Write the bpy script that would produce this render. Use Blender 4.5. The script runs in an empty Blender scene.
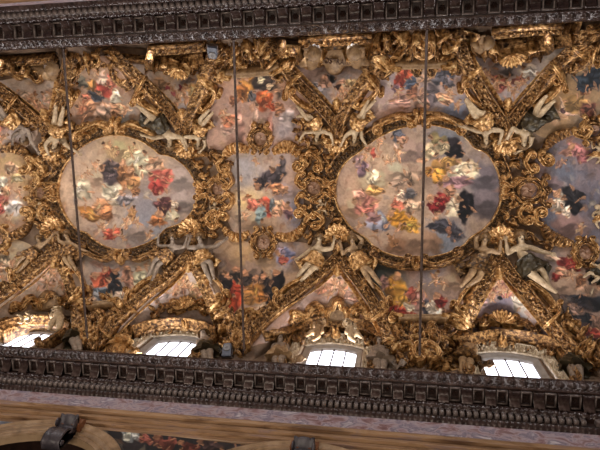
import bpy, bmesh, math, random
EXPO = -0.08; WORLD_C = (255,236,214); WORLD_S = 0.12; FILLC = (1.0, .87, .72)
FILLS = [(-14,-3,410),(-10,3,410),(-6,-3,410),(-1,3,380),(3,-3,230)]
WIN_E = 260
import bpy, bmesh, math, random
import numpy as np
PI = math.pi
# ------------------------------------------------------------------ camera (solved from the photograph's lines)
RV = np.array([0.1615, 0.1772, -0.0009]); F = 528.55; CY = -2.05
H = 15.62          # cornice top above the eye
W = 6.0            # half width of the barrel at its spring
ZS = -1.62         # spring relative to H
RISE = 5.227       # crown relative to H
WC = 5.0           # cornice lip
M = 5.991; X0 = -8.11; YA = 2.638; AM = 3.14; YEND = 5.5; ZLUN = 4.75
def rotm(v):
    a = np.linalg.norm(v); k = v/a
    K = np.array([[0,-k[2],k[1]],[k[2],0,-k[0]],[-k[1],k[0],0]])
    return np.eye(3)+math.sin(a)*K+(1-math.cos(a))*K@K
R = rotm(RV); CAM = np.array([0.0, CY, 0.0])
def rays(px):
    px = np.atleast_2d(np.asarray(px, float))
    d = np.stack([(px[:,0]-300)/F, (px[:,1]-225)/F, np.ones(len(px))], 1)
    return d@R
def proj(P):
    q = (np.atleast_2d(P)-CAM)@R.T
    return np.stack([300+F*q[:,0]/q[:,2], 225+F*q[:,1]/q[:,2]], 1)
def depth(P): return (np.atleast_2d(P)-CAM)@R[2]
def zbar(y):
    return H+ZS+(RISE-ZS)*np.sqrt(np.maximum(0, 1-(y/W)**2))
ZA = float(zbar(YA))
def S(x, y):
    """height of the vault (barrel cut by the window lunettes)"""
    ya = np.abs(y); zb = zbar(ya)
    fr = (ya-YA)/(W-YA)
    a = np.maximum(AM*fr, 1e-6)
    xl = (x-X0)/M; dx = (xl-np.round(xl))*M
    zc = ZA+(H+ZLUN-ZA)*fr*(W-YA)/(YEND-YA)
    lift = (zc-zb)*np.maximum(0, 1-(dx/a)**2)
    return np.where(fr > 0, zb+np.maximum(lift, 0), zb)
def surf(px):
    """points where the lines of sight meet the vault, and the vault's normals there (into the nave)"""
    d = rays(px); n = len(d)
    zz = np.linspace(H-.6, 21.7, 150)
    lo = np.full(n, zz[0]); hi = np.full(n, zz[-1]); done = np.zeros(n, bool)
    def g(z):
        t = z/d[:,2]; x = d[:,0]*t; y = CY+d[:,1]*t
        return np.where(np.abs(y) > YEND, 1.0, z-S(x, np.clip(y, -YEND, YEND)))
    prev = zz[0]
    for z in zz[1:]:
        hit = (g(np.full(n, z)) > 0) & ~done
        lo[hit] = prev; hi[hit] = z; done |= hit; prev = z
    for _ in range(22):
        mid = (lo+hi)/2; gm = g(mid) > 0
        hi = np.where(gm, mid, hi); lo = np.where(gm, lo, mid)
    t = hi/d[:,2]
    P = np.stack([d[:,0]*t, CY+d[:,1]*t, hi], 1)
    return P, normal(P)
def normal(P, e=0.22):
    x = P[:,0]; y = np.clip(P[:,1], -5.25, 5.25)
    gx = (S(x+e, y)-S(x-e, y))/(2*e); gy = (S(x, y+e)-S(x, y-e))/(2*e)
    gx = np.clip(gx, -1.2, 1.2)
    N = np.stack([gx, gy, -np.ones(len(x))], 1)
    return N/np.linalg.norm(N, axis=1)[:,None]
def plane(y0, x_tilt=0):
    """the same, on an upright plane y = y0"""
    s = 1 if y0 > 0 else -1
    def f(px):
        d = rays(px); t = (y0-CY)/d[:,1]
        P = np.stack([d[:,0]*t, np.full(len(d), y0), d[:,2]*t], 1)
        N = np.tile([0, -s*0.8, -0.6], (len(d), 1))
        return P, N
    return f
def wallmap(y0, out=.0):
    """the upright face y = y0 as far as it reaches, and the vault surface above it"""
    pl = plane(y0)
    def f(px):
        Ps, Ns = surf(px); Pp, Np = pl(px); s = 1 if y0 > 0 else -1
        w = np.clip((Ps[:,2]-Pp[:,2])/.25+.5, 0, 1)[:,None]
        P = np.where(Ps[:,2:3]-Pp[:,2:3] > 0, Pp, Ps); N = Ns*(1-w)+Np*w
        return P, N/np.linalg.norm(N, axis=1)[:,None]
    return f
def lifted(off):
    def f(px):
        P, N = surf(px); return P+N*off, N
    return f
# ------------------------------------------------------------------ scene helpers
scn = bpy.context.scene; COL = scn.collection
def srgb(c): return tuple(((v/255)/12.92 if v/255 <= .04045 else ((v/255+.055)/1.055)**2.4) for v in c)
class MB:
    def __init__(s): s.v = []; s.f = []; s.n = 0
    def add(s, V, Fc):
        V = np.asarray(V, float).reshape(-1, 3)
        s.v.append(V); k = s.n
        s.f += [tuple(int(i)+k for i in f) for f in Fc]; s.n += len(V)
    def grid(s, G, closed_u=False, closed_v=False, cap=False):
        nu, nv = G.shape[:2]; k = s.n
        s.v.append(G.reshape(-1, 3)); s.n += nu*nv
        iu = np.arange(nu if closed_u else nu-1); iv = np.arange(nv if closed_v else nv-1)
        a, b = np.meshgrid(iu, iv, indexing='ij'); a2 = (a+1) % nu; b2 = (b+1) % nv
        q = np.stack([a*nv+b, a2*nv+b, a2*nv+b2, a*nv+b2], -1).reshape(-1, 4)+k
        s.f += [tuple(r) for r in q.tolist()]
        if cap:
            s.f.append(tuple(k+i for i in range(nv))[::-1]); s.f.append(tuple(k+(nu-1)*nv+i for i in range(nv)))
    def box(s, c, h, ax=None):
        c = np.array(c, float); h = np.array(h, float)
        ax = np.eye(3) if ax is None else ax
        V = [c+ax[0]*sx*h[0]+ax[1]*sy*h[1]+ax[2]*sz*h[2] for sx in (-1,1) for sy in (-1,1) for sz in (-1,1)]
        s.add(V, [(0,1,3,2),(4,6,7,5),(0,4,5,1),(2,3,7,6),(0,2,6,4),(1,5,7,3)])
    def ball(s, c, r, ax=None, nu=10, nv=8):
        r = np.atleast_1d(np.asarray(r, float)); r = np.repeat(r, 3) if len(r) == 1 else r
        ax = np.eye(3) if ax is None else np.asarray(ax)
        th = np.linspace(0.02, PI-.02, nv); ph = np.linspace(0, 2*PI, nu, endpoint=False)
        a, b = np.meshgrid(th, ph, indexing='ij')
        L = np.stack([np.sin(a)*np.cos(b)*r[0], np.sin(a)*np.sin(b)*r[1], np.cos(a)*r[2]], -1)
        s.grid(np.asarray(c)+L@ax, closed_v=True, cap=True)
    def build(s, name, mat, parent=None, smooth=True):
        me = bpy.data.meshes.new(name)
        V = np.concatenate(s.v) if s.v else np.zeros((0,3))
        org = V.mean(0) if parent is None and len(V) else np.zeros(3)
        base = np.array(parent.location) if parent is not None and parent.parent is None else (np.array(parent['_o']) if parent is not None else org)
        me.from_pydata((V-base).tolist(), [], s.f); me.update()
        if smooth: me.polygons.foreach_set('use_smooth', [True]*len(me.polygons))
        o = bpy.data.objects.new(name, me); COL.objects.link(o)
        if parent is None: o.location = org
        else: o.parent = parent
        o['_o'] = [float(x) for x in base]
        if mat: me.materials.append(mat)
        return o
def tag(o, label=None, cat=None, group=None, kind=None):
    for k, v in (('label', label), ('category', cat), ('group', group), ('kind', kind)):
        if v: o[k] = v
    return o
def thing(name, label, cat, loc, group=None):
    o = bpy.data.objects.new(name, None); COL.objects.link(o); o.location = [float(x) for x in loc]
    o.empty_display_size = .1
    o['_o'] = [float(x) for x in loc]
    return tag(o, label, cat, group)
# ------------------------------------------------------------------ materials
def mat(name):
    m = bpy.data.materials.new(name); m.use_nodes = True
    nt = m.node_tree; b = nt.nodes['Principled BSDF']; return m, nt, b
def link(nt, a, b): nt.links.new(a, b)
def noise_ramp(nt, scale, stops, detail=6, rough=.6, coord='Object', stretch=None, distort=0):
    tc = nt.nodes.new('ShaderNodeTexCoord'); src = tc.outputs[coord]
    if stretch:
        mp = nt.nodes.new('ShaderNodeMapping'); mp.inputs['Scale'].default_value = stretch
        link(nt, src, mp.inputs[0]); src = mp.outputs[0]
    n = nt.nodes.new('ShaderNodeTexNoise'); n.inputs['Scale'].default_value = scale
    n.inputs['Detail'].default_value = detail; n.inputs['Roughness'].default_value = rough
    n.inputs['Distortion'].default_value = distort
    link(nt, src, n.inputs['Vector'])
    r = nt.nodes.new('ShaderNodeValToRGB')
    while len(r.color_ramp.elements) < len(stops): r.color_ramp.elements.new(.5)
    for e, (p, c) in zip(r.color_ramp.elements, stops):
        e.position = p; e.color = (*srgb(c), 1)
    link(nt, n.outputs['Fac'], r.inputs['Fac'])
    return r, n, src
def bump(nt, b, fac, strength=.3, dist=.02):
    bp = nt.nodes.new('ShaderNodeBump'); bp.inputs['Strength'].default_value = strength
    bp.inputs['Distance'].default_value = dist
    link(nt, fac, bp.inputs['Height']); link(nt, bp.outputs[0], b.inputs['Normal'])
def simple(name, stops, scale=6, rough=.5, metal=0, bmp=.2, dist=.02, stretch=None, distort=0, bscale=None):
    m, nt, b = mat(name)
    r, n, src = noise_ramp(nt, scale, stops, stretch=stretch, distort=distort)
    link(nt, r.outputs['Color'], b.inputs['Base Color'])
    b.inputs['Roughness'].default_value = rough; b.inputs['Metallic'].default_value = metal
    fac = n.outputs['Fac']
    if bscale:
        n2 = nt.nodes.new('ShaderNodeTexNoise'); n2.inputs['Scale'].default_value = bscale; n2.inputs['Detail'].default_value = 4
        link(nt, src, n2.inputs['Vector']); fac = n2.outputs['Fac']
    if bmp: bump(nt, b, fac, bmp, dist)
    return m
GOLD = simple('gilding', [(.36,(44,27,15)),(.48,(116,80,45)),(.62,(204,160,106))], 8, .32, .38, .6, .04, bscale=20)  # gilding ramps: patina mottle, its darks also standing in for shade in the carving
GOLDB = simple('bright_gilding', [(.34,(74,48,26)),(.48,(166,120,68)),(.66,(236,198,142))], 8, .3, .42, .5, .03, bscale=16)
GOLDD = simple('dark_gilding', [(.36,(32,21,13)),(.5,(82,57,32)),(.68,(160,122,74))], 9, .38, .35, .6, .04, bscale=22)
SILV = simple('silvery_gilding', [(.3,(126,104,82)),(.5,(186,166,138)),(.7,(224,210,186))], 6, .36, .35, .4, .03, bscale=14)
STUCCO = simple('ivory_stucco', [(.3,(132,108,80)),(.55,(176,152,120)),(.8,(206,186,156))], 7, .5, 0, .2, .01)
TANST = simple('tan_stucco', [(.3,(104,78,52)),(.55,(150,120,86)),(.8,(184,156,118))], 7, .5, 0.05, .2, .01)
GREYST = simple('grey_stucco', [(.3,(92,78,66)),(.55,(134,116,100)),(.8,(170,154,138))], 7, .5, 0, .2, .01)
DARKDR = simple('bronze_green_drapery', [(.3,(34,28,20)),(.6,(66,56,38)),(.8,(120,98,56))], 6, .4, .35, .4, .02)
GROUND = simple('vault_ground', [(.25,(66,50,38)),(.5,(104,82,64)),(.75,(138,114,92))], 2.2, .7, .05, .5, .04, bscale=12)
CORN = simple('dark_cornice', [(.3,(36,25,24)),(.55,(62,47,44)),(.8,(102,86,82))], 4, .26, .15, .3, .02, bscale=18)
CORNL = simple('lit_cornice', [(.3,(70,60,58)),(.55,(112,100,96)),(.8,(150,138,134))], 4, .3, .1, .3, .02, bscale=18)  # lit copy of the cornice colour: light on dentils and coffer frames painted in
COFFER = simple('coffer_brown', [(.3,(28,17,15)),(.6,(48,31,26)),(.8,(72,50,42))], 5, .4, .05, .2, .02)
FRIEZE = simple('pink_marble', [(.3,(104,70,70)),(.42,(142,112,114)),(.5,(180,164,170)),(.58,(116,104,122)),(.7,(210,202,206))], 2.6, .35, 0, 0, distort=.6, stretch=(.8,1,1.3))
ARCHI = simple('tan_marble', [(.28,(84,58,44)),(.42,(128,98,72)),(.55,(158,126,96)),(.68,(136,112,104)),(.8,(184,160,136))], 1.6, .35, 0, 0, stretch=(.5,2,3), distort=.8)
ARCHV = simple('tan_arch_marble', [(.3,(104,82,62)),(.5,(146,120,94)),(.7,(170,146,122))], 2.2, .4, 0, 0)
BRONZE = simple('grey_console_stone', [(.3,(44,40,46)),(.6,(78,72,78)),(.85,(120,114,120))], 5, .4, .1, .2, .01)
BROWNM = simple('red_brown_marble', [(.3,(84,48,30)),(.6,(128,80,52)),(.8,(150,104,72))], 3, .35)
WALLM = simple('nave_wall', [(.3,(120,96,72)),(.6,(158,132,104)),(.8,(180,158,130))], 1.2, .6)
IRON = simple('dark_iron', [(.3,(58,46,42)),(.7,(96,78,70))], 9, .45, .5, .1, .01)
PLAST = simple('grey_casing', [(.3,(66,70,84)),(.7,(92,96,112))], 9, .45)
GRILL = simple('grey_grille', [(.3,(112,110,112)),(.7,(142,138,138))], 40, .5, .2, .5, .01)
WHITEST = simple('white_reveal', [(.3,(120,112,106)),(.7,(150,142,134))], 3, .6)
def emis(name, col, st):
    m, nt, b = mat(name); b.inputs['Base Color'].default_value = (*srgb(col), 1)
    b.inputs['Emission Color'].default_value = (*srgb(col), 1); b.inputs['Emission Strength'].default_value = st
    b.inputs['Roughness'].default_value = .3
    return m
GLASS = emis('daylit_window_glass', (236,240,255), 5)
def fresco_mat():
    m, nt, b = mat('fresco_paint')
    a = nt.nodes.new('ShaderNodeAttribute'); a.attribute_name = 'Col'
    tc = nt.nodes.new('ShaderNodeTexCoord')
    n = nt.nodes.new('ShaderNodeTexNoise'); n.inputs['Scale'].default_value = 7; n.inputs['Detail'].default_value = 8
    link(nt, tc.outputs['Object'], n.inputs['Vector'])
    mr = nt.nodes.new('ShaderNodeMapRange'); mr.inputs['To Min'].default_value = .92; mr.inputs['To Max'].default_value = 1.06
    mr.inputs['From Min'].default_value = .3; mr.inputs['From Max'].default_value = .7
    link(nt, n.outputs['Fac'], mr.inputs['Value'])
    mx = nt.nodes.new('ShaderNodeVectorMath'); mx.operation = 'SCALE'
    link(nt, a.outputs['Color'], mx.inputs[0]); link(nt, mr.outputs[0], mx.inputs['Scale'])
    link(nt, mx.outputs[0], b.inputs['Base Color']); b.inputs['Roughness'].default_value = .7
    b.inputs['Specular IOR Level'].default_value = .25
    bump(nt, b, n.outputs['Fac'], .12, .02)
    return m
FRESCO = fresco_mat()
# ------------------------------------------------------------------ px curves
def spline(pts, step=1.3, closed=False):
    p = np.asarray(pts, float)
    if len(p) == 2 and not closed:
        n = max(2, int(np.linalg.norm(p[1]-p[0])/step)+1)
        return p[0]+(p[1]-p[0])*np.linspace(0, 1, n)[:,None]
    q = np.vstack([p[-1], p, p[0], p[1]]) if closed else np.vstack([2*p[0]-p[1], p, 2*p[-1]-p[-2]])
    out = []
    for i in range(1, len(q)-2):
        a, b, c, d = q[i-1:i+3]
        n = max(2, int(np.linalg.norm(c-b)/step)+1)
        t = np.linspace(0, 1, n, endpoint=False)[:,None]
        out.append(.5*((2*b)+(c-a)*t+(2*a-5*b+4*c-d)*t**2+(3*b-a-3*c+d)*t**3))
    out = np.vstack(out)
    return out if closed else np.vstack([out, p[-1]])
def curl(p, d, r, hand, turns=1.15, n=None):
    """spiral leaving p along d (px), turning to side 'hand'"""
    d = np.array(d, float); d /= np.linalg.norm(d)
    per = np.array([-d[1], d[0]])*hand
    n = n or max(10, int(turns*r*4.4)); th = np.linspace(0, turns*2*PI, n)[1:]
    rr = r*(1-.72*th/th[-1])
    # keep it tangent: integrate a shrinking circle
    pos = np.array(p, float); out = []; ang = math.atan2(d[1], d[0]); last = 0
    for t, q in zip(th, rr):
        ds = (t-last)*q; last_ang = ang+hand*(last+t)/2
        pos = pos+ds*np.array([math.cos(last_ang), math.sin(last_ang)]); out.append(pos.copy()); last = t
    return np.array(out)
def frame3(P, N, closed=False):
    if closed: T = np.roll(P, -1, 0)-np.roll(P, 1, 0)
    else: T = np.gradient(P, axis=0)
    T /= np.linalg.norm(T, axis=1)[:,None]+1e-9
    B = np.cross(N, T); B /= np.linalg.norm(B, axis=1)[:,None]+1e-9
    N2 = np.cross(T, B)
    return T, B, N2
def mpp(P): return depth(P)/F        # metres per pixel
PROF = np.array([(-1,-.6),(-1,.1),(-.86,.7),(-.6,1),(-.3,.72),(0,.62),(.3,.72),(.6,1),(.86,.7),(1,.1),(1,-.6)])
ROUND = np.array([(-1,-.5),(-1,.05),(-.8,.6),(-.45,.92),(0,1.02),(.45,.92),(.8,.6),(1,.05),(1,-.5)])
FILLET = np.array([(-1,-1.2),(-1,.5),(-.7,.95),(-.25,.95),(0,.5),(.3,.45),(.5,.8),(.85,.8),(1,.4),(1,-1.2)])
def sweep(mb, px, w, h, prof=PROF, mp=surf, closed=False, taper=None, off=0):
    px = np.asarray(px, float); P, N = mp(px)
    if len(P) > 4:       # smooth the normals and points along the run
        for _ in range(2):
            N = (np.vstack([N[:1], N[:-1]])+N+np.vstack([N[1:], N[-1:]]))/3 if not closed else (np.roll(N,1,0)+N+np.roll(N,-1,0))/3
        N /= np.linalg.norm(N, axis=1)[:,None]
    P = P+N*off
    T, B, N2 = frame3(P, N, closed)
    ww = np.broadcast_to(np.asarray(w, float), (len(P),))/2*mpp(P)
    hh = np.broadcast_to(np.asarray(h, float), (len(P),)).copy()
    if taper is not None: ww = ww*taper; hh = hh*(.35+.65*taper)
    G = P[:,None]+B[:,None]*(prof[:,0][None,:,None]*ww[:,None,None])+N2[:,None]*(prof[:,1][None,:,None]*hh[:,None,None])
    mb.grid(G, closed_u=closed, closed_v=True, cap=not closed)
    return P, N
def scroll(mb, pts, w=4, h=.16, c0=None, c1=None, mp=surf, prof=PROF, off=0, eye=True):
    """C or S scroll: a spline with volutes. c = (radius px, hand, turns)"""
    mid = spline(pts, 1.2); n0 = n1 = 0; run = mid
    if c0:
        q = curl(mid[0], mid[0]-mid[2], *c0)[::-1]; run = np.vstack([q, run]); n0 = len(q)
    if c1:
        q = curl(mid[-1], mid[-1]-mid[-3], *c1); run = np.vstack([run, q]); n1 = len(q)
    tp = np.ones(len(run))
    if n0: tp[:n0] = np.linspace(.5, 1, n0)
    else: tp[:max(3,len(mid)//4)] = np.linspace(.35, 1, max(3,len(mid)//4))
    if n1: tp[-n1:] = np.linspace(1, .5, n1)
    else: tp[-max(3,len(mid)//4):] = np.linspace(1, .35, max(3,len(mid)//4))
    P, N = sweep(mb, run, w, h, prof, mp, taper=tp, off=off)
    if eye:
        for c, i in ((c0, 0), (c1, -1)):
            if c: mb.ball(P[i]+N[i]*(h*.6+off*0), w*.42*mpp(P[i:i+1] if i == 0 else P[-1:])[0], nu=8, nv=6)
    return P
CE = [2.0]
def chart(c, ang, mp=surf):
    """local frame at a pixel: origin, U (along ang), V, N, metres per pixel.  ang in image degrees (0 = right, 90 = down)"""
    a = math.radians(ang); e = CE[0]
    u = np.array([math.cos(a), math.sin(a)]); v = np.array([-u[1], u[0]])
    c = np.array(c, float)
    P, N = mp([c, c+e*u, c-e*u, c+e*v, c-e*v])
    Nn = N.mean(0); Nn /= np.linalg.norm(Nn)
    U = P[1]-P[2]; U -= Nn*(U@Nn); U /= np.linalg.norm(U)
    V = P[3]-P[4]; V -= Nn*(V@Nn); V -= U*(V@U); V /= np.linalg.norm(V)
    return P[0], U, V, Nn, mpp(P[:1])[0]
def leaf(mb, c, ang, L, Wd, curlh=.18, h=.07, lobes=4, mp=surf, off=0.0, bend=0):
    """acanthus leaf from base c pointing along ang; tip curls away from the ground"""
    O, U, V, N, k = chart(c, ang, mp); L *= k; Wd *= k
    ns, nv = 6*lobes//2+5, 7
    s = np.linspace(0, 1, ns); v = np.linspace(-1, 1, nv)
    Sg, Vg = np.meshgrid(s, v, indexing='ij')
    wid = np.sin(PI*np.clip(s,.03,1)**.75)**.7*(.72+.28*np.abs(np.cos(PI*lobes*s)))
    wid[-1] = .04
    sweepb = -.14*np.abs(Vg)**1.3*np.sin(PI*Sg)      # lobes lean forward
    A = (Sg-sweepb)*L; Bq = Vg*wid[:,None]*Wd/2+bend*L*Sg**2
    Hh = off+.02+h*(1-np.abs(Vg)**1.5)*np.sin(PI*np.clip(Sg,.05,1))**.5+curlh*Sg**3+.25*h*np.cos(PI*2*lobes*Sg+2*np.abs(Vg))*np.abs(Vg)
    Hh[:,0] -= h*.6; Hh[:,-1] -= h*.6
    G = O+A[...,None]*U+Bq[...,None]*V+Hh[...,None]*N
    # a back so that the leaf has thickness
    Gb = O+A[...,None]*U+Bq[...,None]*V*.96+(np.minimum(Hh-.05, curlh*Sg**3-.02))[...,None]*N
    mb.grid(np.concatenate([G, Gb[:, ::-1]], 1), closed_v=True, cap=True)
def shell(mb, c, ang, rad, h=.3, ribs=9, span=215, mp=surf, inner=.12, off=0.02):
    """scallop shell: hinge at c, opening along ang; ribs radiate, lip stands out"""
    O, U, V, N, k = chart(c, ang, mp); rad = rad*k
    nt, nr = ribs*6+1, 11
    th = np.radians(np.linspace(-span/2, span/2, nt)); r = np.linspace(inner, 1, nr)
    Tg, Rg = np.meshgrid(th, r, indexing='ij')
    ph = (Tg/math.radians(span)+.5)*ribs*PI*2
    lip = 1+.06*np.cos(ph)*Rg**3
    X = Rg*rad*lip*np.cos(Tg); Y = Rg*rad*lip*np.sin(Tg)
    Z = off+h*(.35+.65*Rg**2.2)+rad*.10*np.cos(ph)*Rg-.0*Rg
    Z -= .35*h*np.clip((Rg-.88)/.12, 0, 1)**2
    G = O+X[...,None]*U+Y[...,None]*V+Z[...,None]*N
    Gb = O+X[...,None]*U*.97+Y[...,None]*V*.97+(np.full_like(Z, -.05))[...,None]*N
    mb.grid(np.concatenate([G, Gb[:, ::-1]], 1), closed_v=True, cap=True)
    mb.ball(O+N*(h*.5+off), rad*.2, nu=10, nv=7)
def ringpath(c, rx, ry, ang=0, n=48):
    t = np.linspace(0, 2*PI, n, endpoint=False); a = math.radians(ang)
    x = rx*np.cos(t); y = ry*np.sin(t)
    return np.stack([c[0]+x*math.cos(a)-y*math.sin(a), c[1]+x*math.sin(a)+y*math.cos(a)], 1)
def gadroon(mb, pts, w0, h=.2, period=5.0, mp=surf, off=0):
    """fluted band: cross ribs along a curve, swelling in the middle, as in a gadrooned rocaille edge"""
    px = spline(pts, .8); P, N = mp(px)
    for _ in range(3): N[1:-1] = (N[:-2]+N[1:-1]+N[2:])/3
    P = P+N*off; T, B, N2 = frame3(P, N)
    s = np.concatenate([[0], np.cumsum(np.linalg.norm(np.diff(px, axis=0), axis=1))]); sn = s/s[-1]
    env = .55+.45*np.sin(PI*sn)
    v = np.linspace(-1, 1, 11); ww = w0/2*env*mpp(P)
    rib = .5+.5*np.cos(2*PI*s/period)
    hv = np.sqrt(np.maximum(0, 1-v**2*.92))*(1-.25*v)
    G = P[:,None]+B[:,None]*(v[None,:,None]*(ww*(1+.14*rib))[:,None,None])+N2[:,None]*((h*env*(.3+.7*rib))[:,None]*hv[None]+0)[...,None]
    back = np.stack([P+B*ww[:,None]-N2*.12, P-B*ww[:,None]-N2*.12], 1)
    mb.grid(np.concatenate([G, back], 1), closed_v=True, cap=True)
def hash2(i, j, s): 
    x = np.sin(i*127.1+j*311.7+s*74.7)*43758.5453; return x-np.floor(x)
def vnoise(x, y, s=0):
    i = np.floor(x); j = np.floor(y); fx = x-i; fy = y-j
    fx = fx*fx*(3-2*fx); fy = fy*fy*(3-2*fy)
    a = hash2(i,j,s); b = hash2(i+1,j,s); c = hash2(i,j+1,s); d = hash2(i+1,j+1,s)
    return a+(b-a)*fx+(c-a)*fy+(a-b-c+d)*fx*fy
def fbm(x, y, s=0, oct=4):
    t = 0; a = .5; n = 0
    for o in range(oct):
        t = t+a*vnoise(x*2**o, y*2**o, s+o*7); n += a; a *= .55
    return t/n
def relief(mb, pts, w, h=.12, period=7.0, kind='leaf', mp=surf, depth_back=.3, closed=False, seed=0, off=0, edge=.8):
    """carved band: raised fillets at both edges, overlapping leaves (or bead and scroll work) between"""
    px = spline(pts, .75, closed); P, N = mp(px)
    for _ in range(14):
        if closed: N = (np.roll(N,1,0)+N+np.roll(N,-1,0))/3
        else: N[1:-1] = (N[:-2]+N[1:-1]+N[2:])/3
    for _ in range(6):
        if not closed: P[1:-1] = (P[:-2]+P[1:-1]+P[2:])/3
    N /= np.linalg.norm(N, axis=1)[:,None]
    P = P+N*off; T, B, N2 = frame3(P, N, closed)
    d = np.linalg.norm(np.diff(np.vstack([px, px[:1]]) if closed else px, axis=0), axis=1)
    s = np.concatenate([[0], np.cumsum(d)])[:len(px)]
    if closed: period = d.sum()/max(1, round(d.sum()/period))
    v = np.linspace(-1, 1, 17); Sg, Vg = np.meshgrid(s, v, indexing='ij')
    u = Sg/period
    av = np.abs(Vg)
    if kind == 'leaf':
        t = u-np.floor(u); t2 = (u+.5)-np.floor(u+.5)
        def lf(t, vc, wd):
            ww = wd*np.sqrt(np.clip(np.sin(PI*np.clip(t**.7,0,1)),0,1))
            q = 1-(np.abs(Vg-vc)/(ww+.02))**2
            return np.clip(q, 0, 1)**.6*(.35+.65*t)
        hp = np.maximum(lf(t, 0, .5), np.maximum(lf(t2, .48, .34), lf(t2, -.48, .34)))
        hp = hp*(.82+.3*np.cos(2*PI*(u*4-av*1.5)))
    elif kind == 'scroll':
        q = np.sin(2*PI*u)*.45; r1 = np.abs(Vg-q); r2 = np.abs(Vg+q*.9+.1)
        hp = np.clip(1-r1/.26, 0, 1)**.5*.9
        t = np.abs((u*2-np.floor(u*2))-.5)*2; side = np.where(np.floor(u*2) % 2 == 0, 1, -1)
        rr = np.sqrt(((t)*period/2/ (w*.5))**2+(Vg+side*.38)**2)
        hp = np.maximum(hp, np.clip(1.05-rr/.42, 0, 1)**.6*(.7+.3*np.cos(rr*22)))
    else:
        hp = .2+.8*np.clip(np.sin(2*PI*u), 0, 1)*np.clip(1-(av/.75)**2, 0, 1)
    hp = hp*(.6+.8*fbm(Sg*.9, Vg*3+seed, seed, 2))*(av < edge+.02)
    ed = np.clip(1-((av-.9)/.11)**2, 0, 1)**.5
    Hh = h*np.maximum(hp*.95, ed*.75)
    ww = w/2*mpp(P)
    G = P[:,None]+B[:,None]*(v[None,:,None]*ww[:,None,None])+N2[:,None]*Hh[...,None]
    back = np.stack([P+B*ww[:,None]-N2*depth_back, P-B*ww[:,None]-N2*depth_back], 1)
    mb.grid(np.concatenate([G, back], 1), closed_u=closed, closed_v=True, cap=not closed)
def inpoly(x, y, poly):
    c = False; n = len(poly); j = n-1
    for i in range(n):
        if (poly[i][1] > y) != (poly[j][1] > y) and x < (poly[j][0]-poly[i][0])*(y-poly[i][1])/(poly[j][1]-poly[i][1])+poly[i][0]: c = not c
        j = i
    return c
def foliage(mb, poly, seed, sep=6.5, L=10, h=.1, mp=surf, flow=None, scr=.35, off=0):
    """dense applied foliage: curling leaves and small volutes over an area (px polygon)"""
    rnd = random.Random(seed); xs = [p[0] for p in poly]; ys = [p[1] for p in poly]; pts = []
    for _ in range(900):
        x = rnd.uniform(min(xs), max(xs)); y = rnd.uniform(min(ys), max(ys))
        if not inpoly(x, y, poly): continue
        if all((x-a)**2+(y-b)**2 > sep*sep for a, b in pts): pts.append((x, y))
    for x, y in pts:
        a = rnd.uniform(0, 360) if flow is None else flow+rnd.choice((-1,1))*rnd.uniform(20, 75)
        if rnd.random() < scr:
            ar = math.radians(a); d = np.array([math.cos(ar), math.sin(ar)])*L*.35; q = np.array([x, y])
            hd = rnd.choice((-1,1)); per = np.array([-d[1], d[0]])*.35*hd
            scroll(mb, [q-d, q-per, q+d], rnd.uniform(2.2,3.2), h*rnd.uniform(.9,1.5), None, (rnd.uniform(1.8,2.8), hd, .95), mp, off=off)
        else:
            leaf(mb, (x, y), a, L*rnd.uniform(.75,1.2), L*rnd.uniform(.45,.7), h*rnd.uniform(.8,2.2), h*.8, 4, mp, off=off, bend=rnd.uniform(-.3,.3))
    return len(pts)
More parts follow.
